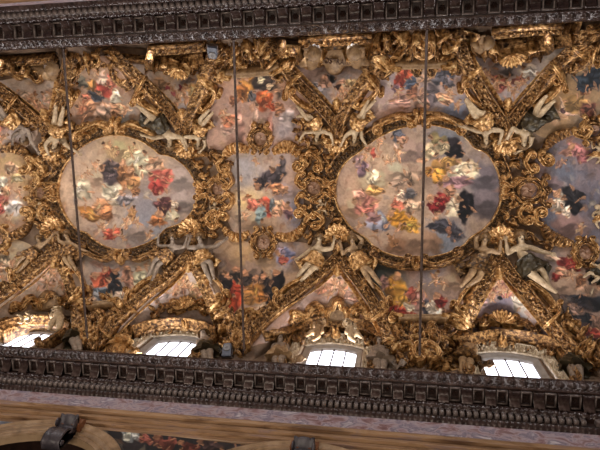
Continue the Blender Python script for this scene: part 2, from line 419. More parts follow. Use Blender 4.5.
# ------------------------------------------------------------------ fresco painting
def paint(px, spec, seed):
    x0, y0 = px[:,0], px[:,1]
    # brush strokes: every point takes the colour of a nearby stroke's middle
    gx = np.floor(x0/1.5); gy = np.floor(y0/1.5); best = np.full(len(px), 9e9); sx = x0.copy(); sy = y0.copy(); sj = np.zeros(len(px))
    for di in (-1,0,1):
        for dj in (-1,0,1):
            cx = (gx+di+hash2(gx+di, gy+dj, seed+21))*1.5; cy = (gy+dj+hash2(gx+di, gy+dj, seed+22))*1.5
            an = 2*PI*vnoise(cx*.09, cy*.09, seed+23); u = (x0-cx)*np.cos(an)+(y0-cy)*np.sin(an); v = -(x0-cx)*np.sin(an)+(y0-cy)*np.cos(an)
            d = (u*.55)**2+(v*1.4)**2; m = d < best
            best = np.where(m, d, best); sx = np.where(m, cx, sx); sy = np.where(m, cy, sy); sj = np.where(m, hash2(gx+di, gy+dj, seed+24), sj)
    x = x0*.9+sx*.1; y = y0*.9+sy*.1
    wx = x+(fbm(x*.13, y*.13, seed+1, 3)-.5)*16; wy = y+(fbm(x*.13, y*.13, seed+2, 3)-.5)*16
    n1 = fbm(wx*.06, wy*.08, seed, 4); n1 = np.clip((n1-.33)/.34, 0, 1)
    c1, c2 = [np.array(c, float) for c in spec['sky']]
    col = c1+(c2-c1)*n1[:,None]
    for g in spec.get('grad', []):       # washes of colour: x, y, radius, colour, amount
        gx2 = .6*x+.4*wx; gy2 = .6*y+.4*wy; w = np.exp(-(((gx2-g[0])**2+(gy2-g[1])**2)/(1.15*g[2])**2)**1.3)*min(1, g[4]*1.15)
        col = col+(np.array(g[3], float)-col)*w[:,None]
    # billowing cloud forms: pale tops and mauve hollows
    bl = 1-np.abs(2*fbm(wx*.11, wy*.11, seed+5, 3)-1); col = col*(1+.24*(np.clip(bl, .35, 1)-.78))[:,None]
    # half-lost figures in the distance
    rnd = random.Random(seed); X0_, X1_, Y0_, Y1_ = x0.min(), x0.max(), y0.min(), y0.max(); ghosts = []
    for _ in range(int((X1_-X0_)*(Y1_-Y0_)/150)):
        gxp, gyp, ga = rnd.uniform(X0_, X1_), rnd.uniform(Y0_, Y1_), rnd.uniform(0, 180)
        c = rnd.choice([(206,158,126),(190,130,84),(226,206,182),(150,110,96),(130,134,158),(176,110,92),(110,92,90),(214,176,130)])
        ghosts.append((gxp, gyp, rnd.uniform(2.2,5), rnd.uniform(1.2,2.6), ga, c, .3, rnd.uniform(.15,.4)))
    bx = x+(fbm(x*.2, y*.2, seed+3, 2)-.5)*4.2; by = y+(fbm(x*.2, y*.2, seed+4, 2)-.5)*4.2
    figs = []
    for b in spec['blobs']:               # robes get folds, limbs and heads
        figs.append(b); rx, ry = b[2], b[3]
        if min(rx, ry) < 4 or max(rx, ry) > 15 or len(b) > 6: continue
        a = math.radians(b[4]); q = lambda u, v: (b[0]+u*rx*math.cos(a)-v*ry*math.sin(a), b[1]+u*rx*math.sin(a)+v*ry*math.cos(a))
        r0 = (rx+ry)/2
        for _ in range(3):
            u, v = rnd.uniform(-.55,.55), rnd.uniform(-.55,.55); k = rnd.choice((.55,.62,.7,1.25))
            figs.append((*q(u, v), r0*rnd.uniform(.35,.6), r0*rnd.uniform(.10,.17), rnd.uniform(0,180), tuple(min(240, t*k+(10 if k > 1 else 0)) for t in b[5]), .25, .75))
        ph = rnd.uniform(0, 2*PI)
        for t in (ph, ph+rnd.uniform(1.2,2.6)):
            figs.append((*q(1.02*math.cos(t), 1.02*math.sin(t)), r0*.38, r0*.12, math.degrees(t)+b[4]+rnd.uniform(-50,50), (204,154,122), .2, .85))
        t = ph+rnd.uniform(3.2,4.2); hx, hy = q(1.08*math.cos(t), 1.08*math.sin(t)); hr = min(2.6, max(1.4, r0*.27))
        figs += [(hx, hy, hr, hr, 0, (208,160,128), .2, .95), (hx+.5*math.cos(t+a), hy-hr*.5, hr*.9, hr*.6, 20, (98,72,56), .2, .8)]
    for i, b in enumerate(ghosts+figs):
        cx, cy, rx, ry, an, c = b[:6]; rx *= 1.12; ry *= 1.12; soft = b[6] if len(b) > 6 else .16; amt = b[7] if len(b) > 7 else 1
        near = (np.abs(bx-cx) < max(rx, ry)*1.5) & (np.abs(by-cy) < max(rx, ry)*1.5)
        if not near.any(): continue
        a = math.radians(an); dx = bx[near]-cx; dy = by[near]-cy
        u = (dx*math.cos(a)+dy*math.sin(a))/rx; v = (-dx*math.sin(a)+dy*math.cos(a))/ry
        lob = 1+.15*np.sin(3*np.arctan2(v, u)+i*1.7)+.06*np.sin(5*np.arctan2(v, u)+i)
        r = np.sqrt(u*u+v*v)/lob
        w = np.clip((1+soft-r)/(2*soft), 0, 1); w = w*w*(3-2*w)*amt
        big = 0 if soft > .3 else min(1, max(rx, ry)/6)
        k1 = vnoise(u*.8+i*3, v*1.9+i, seed+i); fold = 1+big*(.62*(np.abs(2*k1-1)*1.6-.45)-.16*v)
        cc = (np.minimum(np.array(c, float), 212)*.97)[None]*fold[:,None]+(8*big*np.clip(fold-1, 0, 1))[:,None]
        col[near] = col[near]+(cc-col[near])*w[:,None]
    col = col*(1+.03*(sj-.5)*2)[:,None]*(1+.05*(fbm(x0*.8, y0*.8, seed+9, 2)-.5)*2)[:,None]
    g = col.mean(1)[:,None]; col = (g+(col-g)*.74)*np.array([.90,.845,.775])
    col = 255*(np.clip(col, 6, 250)/255)**1.12
    col = np.clip(col, 6, 250)/255
    return np.where(col <= .04045, col/12.92, ((col+.055)/1.055)**2.4)
FL = (206,158,126); FLL = (222,184,158)
def fig(x, y, h, ang, robe, robe2=None, skin=FL, hair=(92,66,50)):
    """a painted figure: x,y middle, h height px, ang = where the head points (0 up, 90 right)"""
    a = math.radians(ang); ux, uy = math.sin(a), -math.cos(a); vx, vy = -uy, ux
    q = lambda s, t: (x+ux*s*h+vx*t*h, y+uy*s*h+vy*t*h)
    an = ang-90; r2 = robe2 or robe; o = []
    o.append((*q(-.22,.03), .30*h, .20*h, an, robe)); o.append((*q(-.30,-.14), .20*h, .12*h, an+18, r2))
    o.append((*q(.10,0), .20*h, .15*h, an, r2)); o.append((*q(.12,.16), .16*h, .055*h, an+50, skin))
    o.append((*q(.10,-.17), .15*h, .05*h, an-55, skin)); o.append((*q(.33,0), .095*h, .08*h, an, skin))
    o.append((*q(.38,.01), .06*h, .075*h, an, hair)); o.append((*q(-.48,.08), .08*h, .05*h, an, skin))
    return o
def fresco(name, poly, label, cat, spec, seed, off=.05, group=None, cen=None, nr=None, closed=True, mp=surf, parent=None):
    b = spline(poly, 1.0, True) if closed else np.asarray(poly)
    c = np.array(cen, float) if cen else b.mean(0)
    R0 = np.linalg.norm(b-c, axis=1).max(); nr = nr or int(max(16, R0*.9))
    fr = np.linspace(0, 1, nr)**.8; fr[0] = .0005
    px = (c+(b-c)[None]*fr[:,None,None]).reshape(-1, 2)
    P, N = mp(px); P2 = P+N*off
    edge = P[-len(b):]-N[-len(b):]*.08
    G = np.concatenate([P2.reshape(nr, len(b), 3), edge[None]], 0)
    mb = MB(); mb.grid(G, closed_v=True)
    o = mb.build(name, FRESCO, parent); tag(o, label, cat, group)
    col = paint(px, spec, seed); col = np.vstack([col, col[-len(b):]])
    at = o.data.color_attributes.new('Col', 'FLOAT_COLOR', 'POINT')
    at.data.foreach_set('color', np.hstack([col, np.ones((len(col),1))]).astype(np.float32).ravel())
    return o
# ------------------------------------------------------------------ camera, light, world
cam = bpy.data.cameras.new('camera'); co = bpy.data.objects.new('camera', cam); COL.objects.link(co)
cam.sensor_width = 36; cam.lens = F/600*36; cam.clip_end = 200
from mathutils import Matrix
mw = Matrix.Identity(4)
for i in range(3):
    mw[i][0] = R[0][i]; mw[i][1] = -R[1][i]; mw[i][2] = -R[2][i]
mw[1][3] = CY
co.matrix_world = mw; scn.camera = co
scn.view_settings.view_transform = 'Standard'; scn.view_settings.look = 'None'
scn.view_settings.gamma = 1; scn.view_settings.use_curve_mapping = False; scn.view_settings.exposure = EXPO
w = bpy.data.worlds.new('nave_air'); scn.world = w; w.use_nodes = True
bg = w.node_tree.nodes['Background']; bg.inputs[0].default_value = (*srgb(WORLD_C), 1); bg.inputs[1].default_value = WORLD_S
def area(name, loc, rot, sx, sy, e, col):
    l = bpy.data.lights.new(name, 'AREA'); l.shape = 'RECTANGLE'; l.size = sx; l.size_y = sy; l.energy = e; l.color = col
    o = bpy.data.objects.new(name, l); COL.objects.link(o); o.location = loc; o.rotation_euler = rot; return o
for x, y, e in FILLS:
    area('nave_fill', (x, y, 0.2), (PI, 0, 0), 2.2, 2.2, e, FILLC)  # added unseen fill panel near the floor, lights the vault from below
XL, XR = -20.0, 9.5
# ------------------------------------------------------------------ ceiling shell
def ceiling():
    xs = np.arange(XL, XR, .1); t = np.linspace(-1, 1, 150)
    ang = np.arcsin(YEND/W); ys = W*np.sin(t*ang)
    Xg, Yg = np.meshgrid(xs, ys, indexing='ij'); Z = S(Xg, Yg)
    mb = MB(); mb.grid(np.stack([Xg, Yg, Z], -1))
    # straight feet of the piers down to the cornice
    o = mb.build('ceiling', GROUND); tag(o, 'barrel vault with gilded plaster ground between the painted fields', None, None, 'structure')
ceiling()
# ------------------------------------------------------------------ window walls and windows
WHW, WH0, WH1 = .88, 2.65, 2.92           # half width, jamb height, crown height above cornice top
GY = 5.68; TOPD = 1.0
def headz(x, hw=WHW, z0=WH0, z1=WH1, d=0): return H-d+z0+(z1-z0)*(1-(x/hw)**2)
def wall_end(s, k):
    xc = X0+(k-2)*M; a = AM*(YEND-YA)/(W-YA); n = 41
    t = np.linspace(-1, 1, n); xo = t*a
    zo = S(xc+np.clip(xo, -a*.999, a*.999), np.full(n, s*YEND)); xi = t*(WHW+.16); zi = headz(xi, WHW+.16, WH0+.1, WH1+.12, 0 if s > 0 else TOPD)
    mb = MB()
    O = np.stack([xc+xo, np.full(n, s*YEND), zo+.03], -1); I = np.stack([xc+xi, np.full(n, s*YEND), zi], -1)
    mb.grid(np.stack([O, I], 1))
    for sg in (-1, 1):
        e = 0 if sg < 0 else -1
        V = [O[e], I[e], (xc+sg*(WHW+.16), s*YEND, H-.1), (xc+sg*a, s*YEND, H-.1)]
        mb.add(V, [(0,1,2,3)])
    return mb
def window(s, k, idx, label):
    xc = X0+(k-2)*M; n = 25; t = np.linspace(-1, 1, n)
    root = bpy.data.objects.new('window_%d' % idx, None); COL.objects.link(root); root.location = (xc, s*GY, H+1.7); root['_o'] = [xc, s*GY, H+1.7]
    tag(root, label, None, 'clerestory windows', 'structure')
    mb = MB()                             # splayed reveal
    def loop(hw, z0, z1, y):
        x = t*hw; L = [(xc-hw, y, H-.2)]+[(xc+a, y, headz(a, hw, z0, z1, 0 if s > 0 else TOPD)) for a in x]+[(xc+hw, y, H-.2)]
        return np.array(L)
    mb.grid(np.stack([loop(WHW+.16, WH0+.1, WH1+.12, s*YEND), loop(WHW+.02, WH0, WH1, s*(GY-.1)), loop(WHW-.03, WH0-.06, WH1-.06, s*(GY-.1)), loop(WHW-.03, WH0-.06, WH1-.06, s*(GY+.1))], 1))
    mb.build('reveal', WHITEST, root)
    mb = MB(); L = loop(WHW, WH0, WH1, s*(GY+.02)); c = np.array([xc, s*(GY+.02), H+1.5])
    mb.add(np.vstack([L, c]), [(i, i+1, len(L)) for i in range(len(L)-1)]+[(len(L)-1, 0, len(L))]); mb.build('glass', GLASS, root, False)
    for fx in (-.5, 0, .5):
        mb = MB(); zt = headz(fx*WHW)-H-(0 if s > 0 else TOPD)
        mb.box((xc+fx*WHW, s*(GY-.02), H+zt/2-.1), (.024, .02, zt/2+.08)); mb.build('glazing_bar', IRON, root, False)
WL = {1:'leftmost', 2:'second from the left', 3:'third from the left', 4:'rightmost'}
idx = 0
for s in (1, -1):
  for k in (0,1,2,3,4,5):
    o = area('daylight', (X0+(k-2)*M, s*(GY-.13), H+(1.2 if s > 0 else .75)), (s*PI/2*-1, 0, 0), 1.3, 1.9 if s > 0 else 1.3, WIN_E*(1 if s > 0 else .6), (1.0,.96,.92)); o.rotation_euler = (-s*(PI/2+.25), 0, 0); o.data.spread = 2.4
for s in (1, -1):
    mbw = MB()
    for k in (0, 1, 2, 3, 4, 5):
        m = wall_end(s, k); q = MB(); q.v = m.v; q.f = m.f; q.n = m.n
        for V in [np.concatenate(m.v)]: mbw.add(V, m.f)
        if s > 0: lab = ('bright daylit window above the lower cornice, %s' % WL[k]) if k in WL else ('daylit clerestory window beyond the %s edge of the view' % ('left' if k < 1 else 'right'))
        else: lab = 'daylit clerestory window standing behind the upper cornice'
        idx += 1; window(s, k, idx, lab)
    o = mbw.build('wall_%s' % ('left' if s > 0 else 'right'), GROUND, None, False); tag(o, None, None, None, 'structure')
# ------------------------------------------------------------------ cornices
def cornice(s, name, label):
    root = bpy.data.objects.new(name, None); COL.objects.link(root); root.location = (-5, s*5.5, H-.5); root['_o'] = [-5, s*5.5, H-.5]
    tag(root, label, None, 'carved cornices', 'structure')
    xs = np.arange(XL, XR, .0275)
    def run(name, prof, m, dens=None, patt=None):
        prof = np.array(prof, float); x = xs if patt else np.array([XL, XR])
        if patt:
            d = np.linspace(0, 1, 9); seg = np.interp(d, np.linspace(0, 1, len(prof)), prof[:,0]), np.interp(d, np.linspace(0, 1, len(prof)), prof[:,1])
            yy, zz = seg; Xg, D = np.meshgrid(x, d, indexing='ij'); h = patt(Xg, D)
            ny, nz = np.gradient(zz), -np.gradient(yy); l = np.hypot(ny, nz); ny, nz = -np.abs(ny/l), -np.abs(nz/l)
            G = np.stack([Xg, s*(yy[None]+ny[None]*h), H+zz[None]+nz[None]*h], -1)
        else:
            G = np.stack([np.stack([np.full(len(prof), a), s*prof[:,0], H+prof[:,1]], -1) for a in x])
        mb = MB(); mb.grid(G); mb.build(name, m, root, bool(patt))
    def leafp(X, D):
        u = X/.33; t = np.abs(u-np.floor(u)-.5)*2; w = np.clip(np.sin(PI*np.clip(D,0,1)), 0, 1)
        return .11*np.clip(1-(t/(.72*w+.05))**2, 0, 1)**.5*(.8+.2*np.cos(9*t))*(.5+.5*D)+.03*(t > .93)
    def beadp(X, D):
        u = X/.155; t = np.abs(u-np.floor(u)-.5)*2
        return .04*np.sqrt(np.clip(1-(t/.8)**2-((D-.5)/.5)**2, 0, 1))
    def eggp(X, D):
        u = X/.26; t = np.abs(u-np.floor(u)-.5)*2
        return .06*np.sqrt(np.clip(1-(t/.7)**2-((D-.5)/.55)**2, 0, 1))+.03*(t > .9)
    run('top_ledge', [(6.6,.02),(5.0,.02),(4.985,.0),(4.985,-.05),(5.01,-.07)], CORN)
    run('leaf_moulding', [(5.01,-.07),(5.05,-.12),(5.10,-.19),(5.14,-.27)], CORN, 1, leafp)
    run('bead_moulding', [(5.14,-.27),(5.15,-.30),(5.16,-.34)], CORN, 1, beadp)
    run('corona', [(5.16,-.34),(5.17,-.43),(5.20,-.43)], CORN)
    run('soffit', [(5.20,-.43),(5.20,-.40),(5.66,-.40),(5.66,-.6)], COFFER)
    run('egg_moulding', [(5.66,-.6),(5.68,-.68),(5.74,-.74),(5.76,-.78)], CORN, 1, eggp)
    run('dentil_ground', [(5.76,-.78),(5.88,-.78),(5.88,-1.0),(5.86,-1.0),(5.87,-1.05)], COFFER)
    run('lower_moulding', [(5.87,-1.05),(5.91,-1.08),(5.95,-1.12),(6.0,-1.17)], CORN, 1, lambda X, D: beadp(X*1.0, D)*.7)
    P = .66
    m1 = MB(); y0, y1 = 5.22, 5.63                  # console bracket: scrolled block with leaf, drawn once and copied
    t = np.linspace(0, 1, 14); yy = y0+(y1-y0)*t; zz = -.5-.14*t-.05*np.cos(2*PI*t)*(1-t*.3)
    prof = np.vstack([np.stack([yy, zz], 1), [(y1, -.38), (y0, -.38)]])
    xv = np.array([-.15, -.15, -.11, -.06, 0, .06, .11, .15, .15]); dz = np.array([0, .0, -.02, .015, -.035, .015, -.02, 0, 0])
    G = np.stack([np.stack([np.full(len(prof), a), s*prof[:,0], H+prof[:,1]+np.where(prof[:,1] < -.4, b, 0)], -1) for a, b in zip(xv, dz)])
    xs0 = XL+P*.25
    def rep(first_mb, nm, m, x0, per, lo, hi):
        # first_mb drawn at x = 0 about its own origin; each repeat is a part of its own sharing the mesh
        me = None; out = []
        for i in range(int((hi-lo)/per)+1):
            x = lo+i*per
            if me is None:
                o = first_mb.build(nm, m, root); me = o.data
                for v in me.vertices: v.co.x += root.location.x
            else:
                o = bpy.data.objects.new(nm, me); COL.objects.link(o); o.parent = root
            o.location = (x-root.location.x, 0, 0); out.append(o)
    m1.grid(G, closed_v=True, cap=True); rep(m1, 'bracket', CORN, 0, P, -15.0, 7.6)
    m2 = MB()                                       # coffer: raised frame and rosette
    cx, cy, cz = 0, s*5.43, H-.405
    for a, b, hx, hy in ((0,-.19,.15,.018),(0,.19,.15,.018),(-.135,0,.018,.19),(.135,0,.018,.19)): m2.box((cx+a, cy+b, cz-.05), (hx, hy, .06))
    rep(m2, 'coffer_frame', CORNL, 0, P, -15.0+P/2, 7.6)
    m3 = MB()
    for q in range(6):
        an = q*PI/3; m3.ball((cx+.055*math.cos(an), cy+.055*math.sin(an), cz-.02), (.035,.035,.03), nu=8, nv=5)
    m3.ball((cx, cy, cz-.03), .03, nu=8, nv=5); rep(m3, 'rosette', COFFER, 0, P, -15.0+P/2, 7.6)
    m4 = MB(); m4.box((0, s*5.80, H-.90), (.06, .07, .1)); DP = .19
    rep(m4, 'dentil', CORNL, 0, DP, -13.4, -13.4+DP*99)
    m5 = MB()
    for x in np.concatenate([np.arange(XL, -13.5, DP), np.arange(-13.4+DP*100, XR, DP)]): m5.box((x, s*5.80, H-.90), (.06, .07, .1))
    o = m5.build('dentil_row', CORNL, root, False); o['kind'] = 'stuff'
cornice(1, 'trim_1', 'dark carved cornice running below the windows at the bottom')
cornice(-1, 'trim_2', 'dark carved cornice running along the top of the view')
# ------------------------------------------------------------------ entablature and arcade wall
ARCH = [-16.4, -9.3, -2.2, 4.9]; RI, RO, AZ = 2.62, 3.08, H-6.0
def strip(name, prof, m, s, label=None):
    G = np.stack([np.stack([np.full(len(prof), a), s*np.array(prof)[:,0], H+np.array(prof)[:,1]], -1) for a in (XL, XR)])
    mb = MB(); mb.grid(G); o = mb.build(name, m, None, False); tag(o, label, None, None, 'structure'); return o
ti = 3
for s in (1, -1):
    loc = 'below the lower cornice' if s > 0 else 'above the upper cornice'
    strip('trim_%d' % ti, [(6.0,-1.17),(6.0,-2.18)], FRIEZE, s, 'pink marble frieze band '+loc)
    strip('trim_%d' % (ti+1), [(6.0,-2.17),(5.80,-2.17),(5.79,-2.22),(5.84,-2.26),(5.84,-2.30),(5.95,-2.30),(5.92,-2.34),(5.92,-2.52),(5.86,-2.53),(5.86,-2.58),(5.96,-2.58),(5.94,-2.62),(5.94,-2.78),(5.90,-2.79),(5.90,-2.84),(5.98,-2.84),(5.98,-3.0),(6.03,-3.02)], ARCHI, s, 'tan marble architrave mouldings '+loc)
    ti += 2
    xs = sorted(set(np.round(np.concatenate([np.arange(XL, XR, .2)]+[c+RI*np.cos(np.linspace(0, PI, 41)) for c in ARCH]), 4)))
    lo = []
    for x in xs:
        z = -1.6
        for c in ARCH:
            if abs(x-c) < RI-1e-3: z = AZ+math.sqrt(RI**2-(x-c)**2)
        lo.append(z)
    mb = MB(); mb.grid(np.stack([np.stack([(x, s*6.03, z), (x, s*6.03, H-1.1)]) for x, z in zip(xs, lo)]))
    for c in ARCH:
        th = np.linspace(0, PI, 33); L = [(c+RI, -1.6)]+[(c+RI*math.cos(a), AZ+RI*math.sin(a)) for a in th]+[(c-RI, -1.6)]
        mb.grid(np.stack([np.stack([(x, s*6.03, z), (x, s*6.22, z)]) for x, z in L]))
    o = mb.build('wall_%s' % ('left' if s > 0 else 'right'), WALLM, None, False); tag(o, None, None, None, 'structure')
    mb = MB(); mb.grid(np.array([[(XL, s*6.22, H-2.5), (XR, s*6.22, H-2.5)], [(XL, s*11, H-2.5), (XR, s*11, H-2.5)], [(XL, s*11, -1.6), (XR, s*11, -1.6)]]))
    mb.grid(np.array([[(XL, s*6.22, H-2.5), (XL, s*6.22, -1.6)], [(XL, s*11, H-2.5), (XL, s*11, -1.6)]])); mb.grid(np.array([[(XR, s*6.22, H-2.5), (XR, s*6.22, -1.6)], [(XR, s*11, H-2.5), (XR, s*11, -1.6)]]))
    o = mb.build('wall_%s' % ('left' if s > 0 else 'right'), COFFER, None, False); tag(o, None, None, None, 'structure')  # aisle box in dark brown, the deep shade behind the arches put into the colour
mb = MB(); mb.grid(np.array([[(XL, -11, -1.6), (XL, 11, -1.6)], [(XR, -11, -1.6), (XR, 11, -1.6)]])); o = mb.build('floor', WALLM, None, False); tag(o, None, None, None, 'structure')
for i, c in enumerate(ARCH[1:]):
    th = np.linspace(0, PI, 61)
    pr = [(RI-.02,.02),(RI-.02,-.05),(RI+.10,-.05),(RI+.11,-.09),(RI+.15,-.09),(RI+.16,-.06),(RI+.27,-.07),(RI+.28,-.12),(RI+.38,-.12),(RI+.44,-.17),(RI+.48,-.16),(RI+.48,.02)]
    G = np.stack([np.stack([(c+r*math.cos(a), 6.0+d, AZ+r*math.sin(a)) for r, d in pr]) for a in th])
    mb = MB(); mb.grid(G); o = mb.build('archivolt', ARCHV, None, False)
    tag(o, ['tan moulded arch band at the lower left under the frieze','tan moulded arch band whose crown shows at bottom middle','tan moulded arch band beyond the bottom right corner'][i], 'arch')
    # scrolled keystone with its red-brown backing block
    if i > 1: continue
    kx = [-8.92, -2.2][i]; zt = H-[3.12,3.26][i]
    r = thing('keystone_console', ['grey scrolled keystone over the lower left arch','grey scrolled keystone at the bottom middle edge'][i], 'keystone', (kx, 5.8, zt-.4), 'arch keystones')
    mb = MB(); mb.box((kx, 5.86, zt-.02), (.36, .16, .16)); mb.build('backing_block', BROWNM, r, False)
    t = np.linspace(0, 1, 26); zz = zt-.02-.95*t; yy = 5.55+.22*t+.10*np.sin(2*PI*t*1.0)-.06*np.cos(2*PI*t*2)*(1-t)
    pf = np.vstack([np.stack([yy, zz], 1), [(6.0, zz[-1]), (6.0, zt-.0)]])
    xv = np.array([-.27,-.27,-.22,-.16,-.1,0,.1,.16,.22,.27,.27]); dd = np.array([.05,0,-.01,.03,0,-.012,0,.03,-.01,0,.05])
    G = np.stack([np.stack([np.full(len(pf), kx+a), pf[:,0]+np.where(pf[:,0] < 5.95, b, 0), pf[:,1]], -1) for a, b in zip(xv, dd)])
    mb = MB(); mb.grid(G, closed_v=True, cap=True); mb.build('scroll_body', BRONZE, r)
    for sg in (-1, 1):
        for yv, zv, rv in ((5.66, .2, .13), (5.84, .85, .08)):
            mb = MB(); mb.ball((kx+sg*.27, yv, zt-zv), (.04,rv,rv), nu=12, nv=8); mb.build('volute', BRONZE, r)
# ------------------------------------------------------------------ tie rods
for k, lab in ((-.5, 'dark iron tie rod crossing in front of the left oval painting'), (.5, 'dark iron tie rod crossing in front of the middle square painting'), (1.5, 'dark iron tie rod crossing in front of the right oval painting')):
    x = X0+k*M; z = 16.916
    r = thing('tie_rod', lab, 'tie rod', (x, 0, z), 'iron tie rods')
    def cyl(r0, ya, yb, n=14):
        th = np.linspace(0, 2*PI, n, endpoint=False); mb = MB()
        mb.grid(np.stack([np.stack([x+r0*np.cos(th), np.full(n, y), z+r0*np.sin(th)], -1) for y in (ya, yb)]), closed_v=True, cap=True); return mb
    cyl(.042, -5.4, 5.4).build('rod', IRON, r)
    for s in (-1, 1): cyl(.075, s*5.2, s*5.27).build('collar', IRON, r)
    cyl(.055, -.09, .09).build('coupling', IRON, r)
# ------------------------------------------------------------------ floodlights on the cornices
for (cx, cy, s, lab) in ((212.5, 52.5, -1, 'small grey floodlight under the upper cornice'), (227, 350, 1, 'small grey floodlight standing on the lower cornice')):
    mp = plane(5.25 if s > 0 else -4.75); O, U, V, N, k = chart((cx, cy), 0, mp)
    N = np.array([0, -s*.75, -.66]); V = np.cross(N, U); V /= np.linalg.norm(V); V = V if V[2] < 0 else -V   # V points down the front
    U = np.cross(V, N)
    r = thing('floodlight', lab, 'floodlight', O, 'floodlights on the cornices')
    hw, hh = 4.8*k, 7.2*k
    out = [(-hw, hh), (hw, hh), (hw, -hh*.55), (hw*.72, -hh*.95), (0, -hh*1.05), (-hw*.72, -hh*.95), (-hw, -hh*.55)]
    mb = MB(); n = len(out)
    L = lambda d, q: [O+U*a*q+V*b*q+N*d for a, b in out]
    G = np.array([L(-.16, .9), L(.02, 1), L(.05, .96), L(.05, .7)]); mb.grid(G, closed_v=True, cap=True); mb.build('casing', PLAST, r, False)
    th = np.linspace(0, 2*PI, 24, endpoint=False); lc = O-V*hh*.28; rr = hw*.7
    mb = MB(); mb.grid(np.array([[lc+(U*math.cos(a)+V*math.sin(a))*q*rr+N*d for a in th] for q, d in ((1.1,.04),(1.1,.08),(.95,.08),(.85,.07),(.5,.085),(.05,.09))]), closed_v=True, cap=True)
    mb.build('lens', GRILL, r)
    mb = MB()
    for sg in (-1, 1): mb.box(O+U*sg*hw*1.08-N*.06+V*hh*.4, (.015, hh*.75, .03), np.array([U, V, N]))
    mb.box(O-N*.06+V*hh*1.12, (hw*1.1, .02, .04), np.array([U, V, N])); mb.build('mounting_yoke', IRON, r, False)
# ------------------------------------------------------------------ painted fields
OV1 = [(88,143),(100,137),(113,134),(128,135),(142,140),(154,148),(160,153),(172,156),(184,164),(193,176),(198,190),(196,204),(190,215),(180,224),(167,229),(158,238),(142,246),(124,250),(108,247),(96,240),(88,233),(78,229),(69,218),(62,203),(60,188),(64,171),(71,159),(80,149)]
OV2 = [(372,141),(385,133),(400,127),(420,123),(440,125),(457,131),(468,140),(474,147),(486,153),(495,167),(500,185),(499,202),(493,217),(483,229),(471,237),(462,246),(445,254),(425,258),(405,258),(388,254),(375,247),(366,238),(354,230),(344,217),(337,202),(336,187),(340,172),(348,160),(360,151)]
def putto(x, y, r, an=0, wing=None):
    a = math.radians(an); c, s = math.cos(a), math.sin(a); q = lambda u, v: (x+r*(u*c-v*s), y+r*(u*s+v*c))
    o = [] if wing is None else [(*q(-.5,-.5), .5*r, .25*r, an+40, wing)]
    o += [(*q(0,0), .55*r, .36*r, an+90, FL), (*q(.05,-.75), .28*r, .27*r, 0, FLL), (*q(.1,-.95), .25*r, .14*r, an, (150,104,70)), (*q(.5,-.2), .45*r, .13*r, an-30, FLL), (*q(-.45,-.1), .4*r, .13*r, an+35, FL), (*q(.3,.65), .45*r, .17*r, an+50, FL), (*q(-.25,.7), .42*r, .17*r, an+110, FLL)]
    return o
def B(*a): return [a]
def cloud(x, y, r, c):
    d = lambda k: tuple(max(0, min(236, v*k)) for v in c); r = r*1.2
    return [(x, y+r*.25, r*.95, r*.62, 5, d(.80), .35), (x-r*.45, y-.02*r, r*.5, r*.42, 0, d(.98), .33), (x+r*.38, y-.08*r, r*.55, r*.45, 10, d(1.04), .33), (x-.05*r, y-r*.38, r*.46, r*.36, 0, d(1.12), .33), (x+r*.1, y+r*.2, r*.5, r*.2, -8, d(.74), .4)]
def mk_root(name, label, cat, cen, group):
    P, N = surf([cen]); return thing(name, label, cat, P[0], group)
SP = {}
SP['ov1'] = dict(sky=((206,186,172),(172,156,158)), grad=[(75,190,34,(222,194,174),.7),(125,146,26,(216,190,150),.7),(150,228,22,(150,162,192),.8),(185,185,22,(172,160,170),.6),(143,205,14,(136,140,168),.6)],
 blobs=cloud(180,178,12,(186,172,176))+cloud(182,202,12,(176,164,170))+cloud(120,150,11,(214,186,146))+cloud(140,232,9,(176,160,160))+cloud(98,178,8,(208,178,160))+
 fig(110,147,20,-50,(190,150,110),(200,170,130))+fig(132,150,18,20,(216,194,150))+[(141,163,9,12,-20,(234,216,190)),(136,172,6,7,20,(226,206,178)),(155,163,8,5,-20,(172,142,122)),(152,160,3,3,0,FL)]+
 [(161,180,10,11,0,(206,92,86)),(165,176,6,7,0,(214,112,100)),(157,187,6,6,0,(184,70,68)),(163,167,3,3,0,FL)]+
 [(114,172,11,11,-15,(86,76,86)),(112,165,6,5,0,(104,92,98)),(126,176,7,12,15,(160,112,76)),(134,183,6,8,0,(190,140,92)),(124,163,3,3,0,FL),(131,169,3,2.6,0,FL),(137,192,4,4,0,(170,120,84))]+
 [(112,193,9,9,20,(230,216,198)),(117,200,7,5,0,(214,198,182)),(84,190,8,10,0,(224,206,188)),(122,194,3,3,0,FL),(127,200,9,5,-10,(144,142,160))]+
 [(93,214,13,6,15,(190,130,66)),(101,207,7,7,0,(206,152,114)),(108,212,5,8,0,(178,120,80))]+fig(115,233,22,70,(208,84,72),(214,104,84))+fig(133,213,16,10,(196,150,100))+putto(127,222,7,30)+putto(138,222,6,-40)+putto(96,165,6,20)+putto(90,172,5,-30)+putto(83,176,4,40)+putto(103,226,7,0)+
 [(167,208,11,7,15,(96,58,68)),(164,203,7,5,0,(112,70,76)),(172,216,7,5,-10,(228,212,192)),(158,221,8,5,10,(178,114,68)),(175,205,4,4,0,(206,190,176)),(160,214,3,3,0,FL)]+putto(150,236,6,20)+putto(124,238,5,-20))
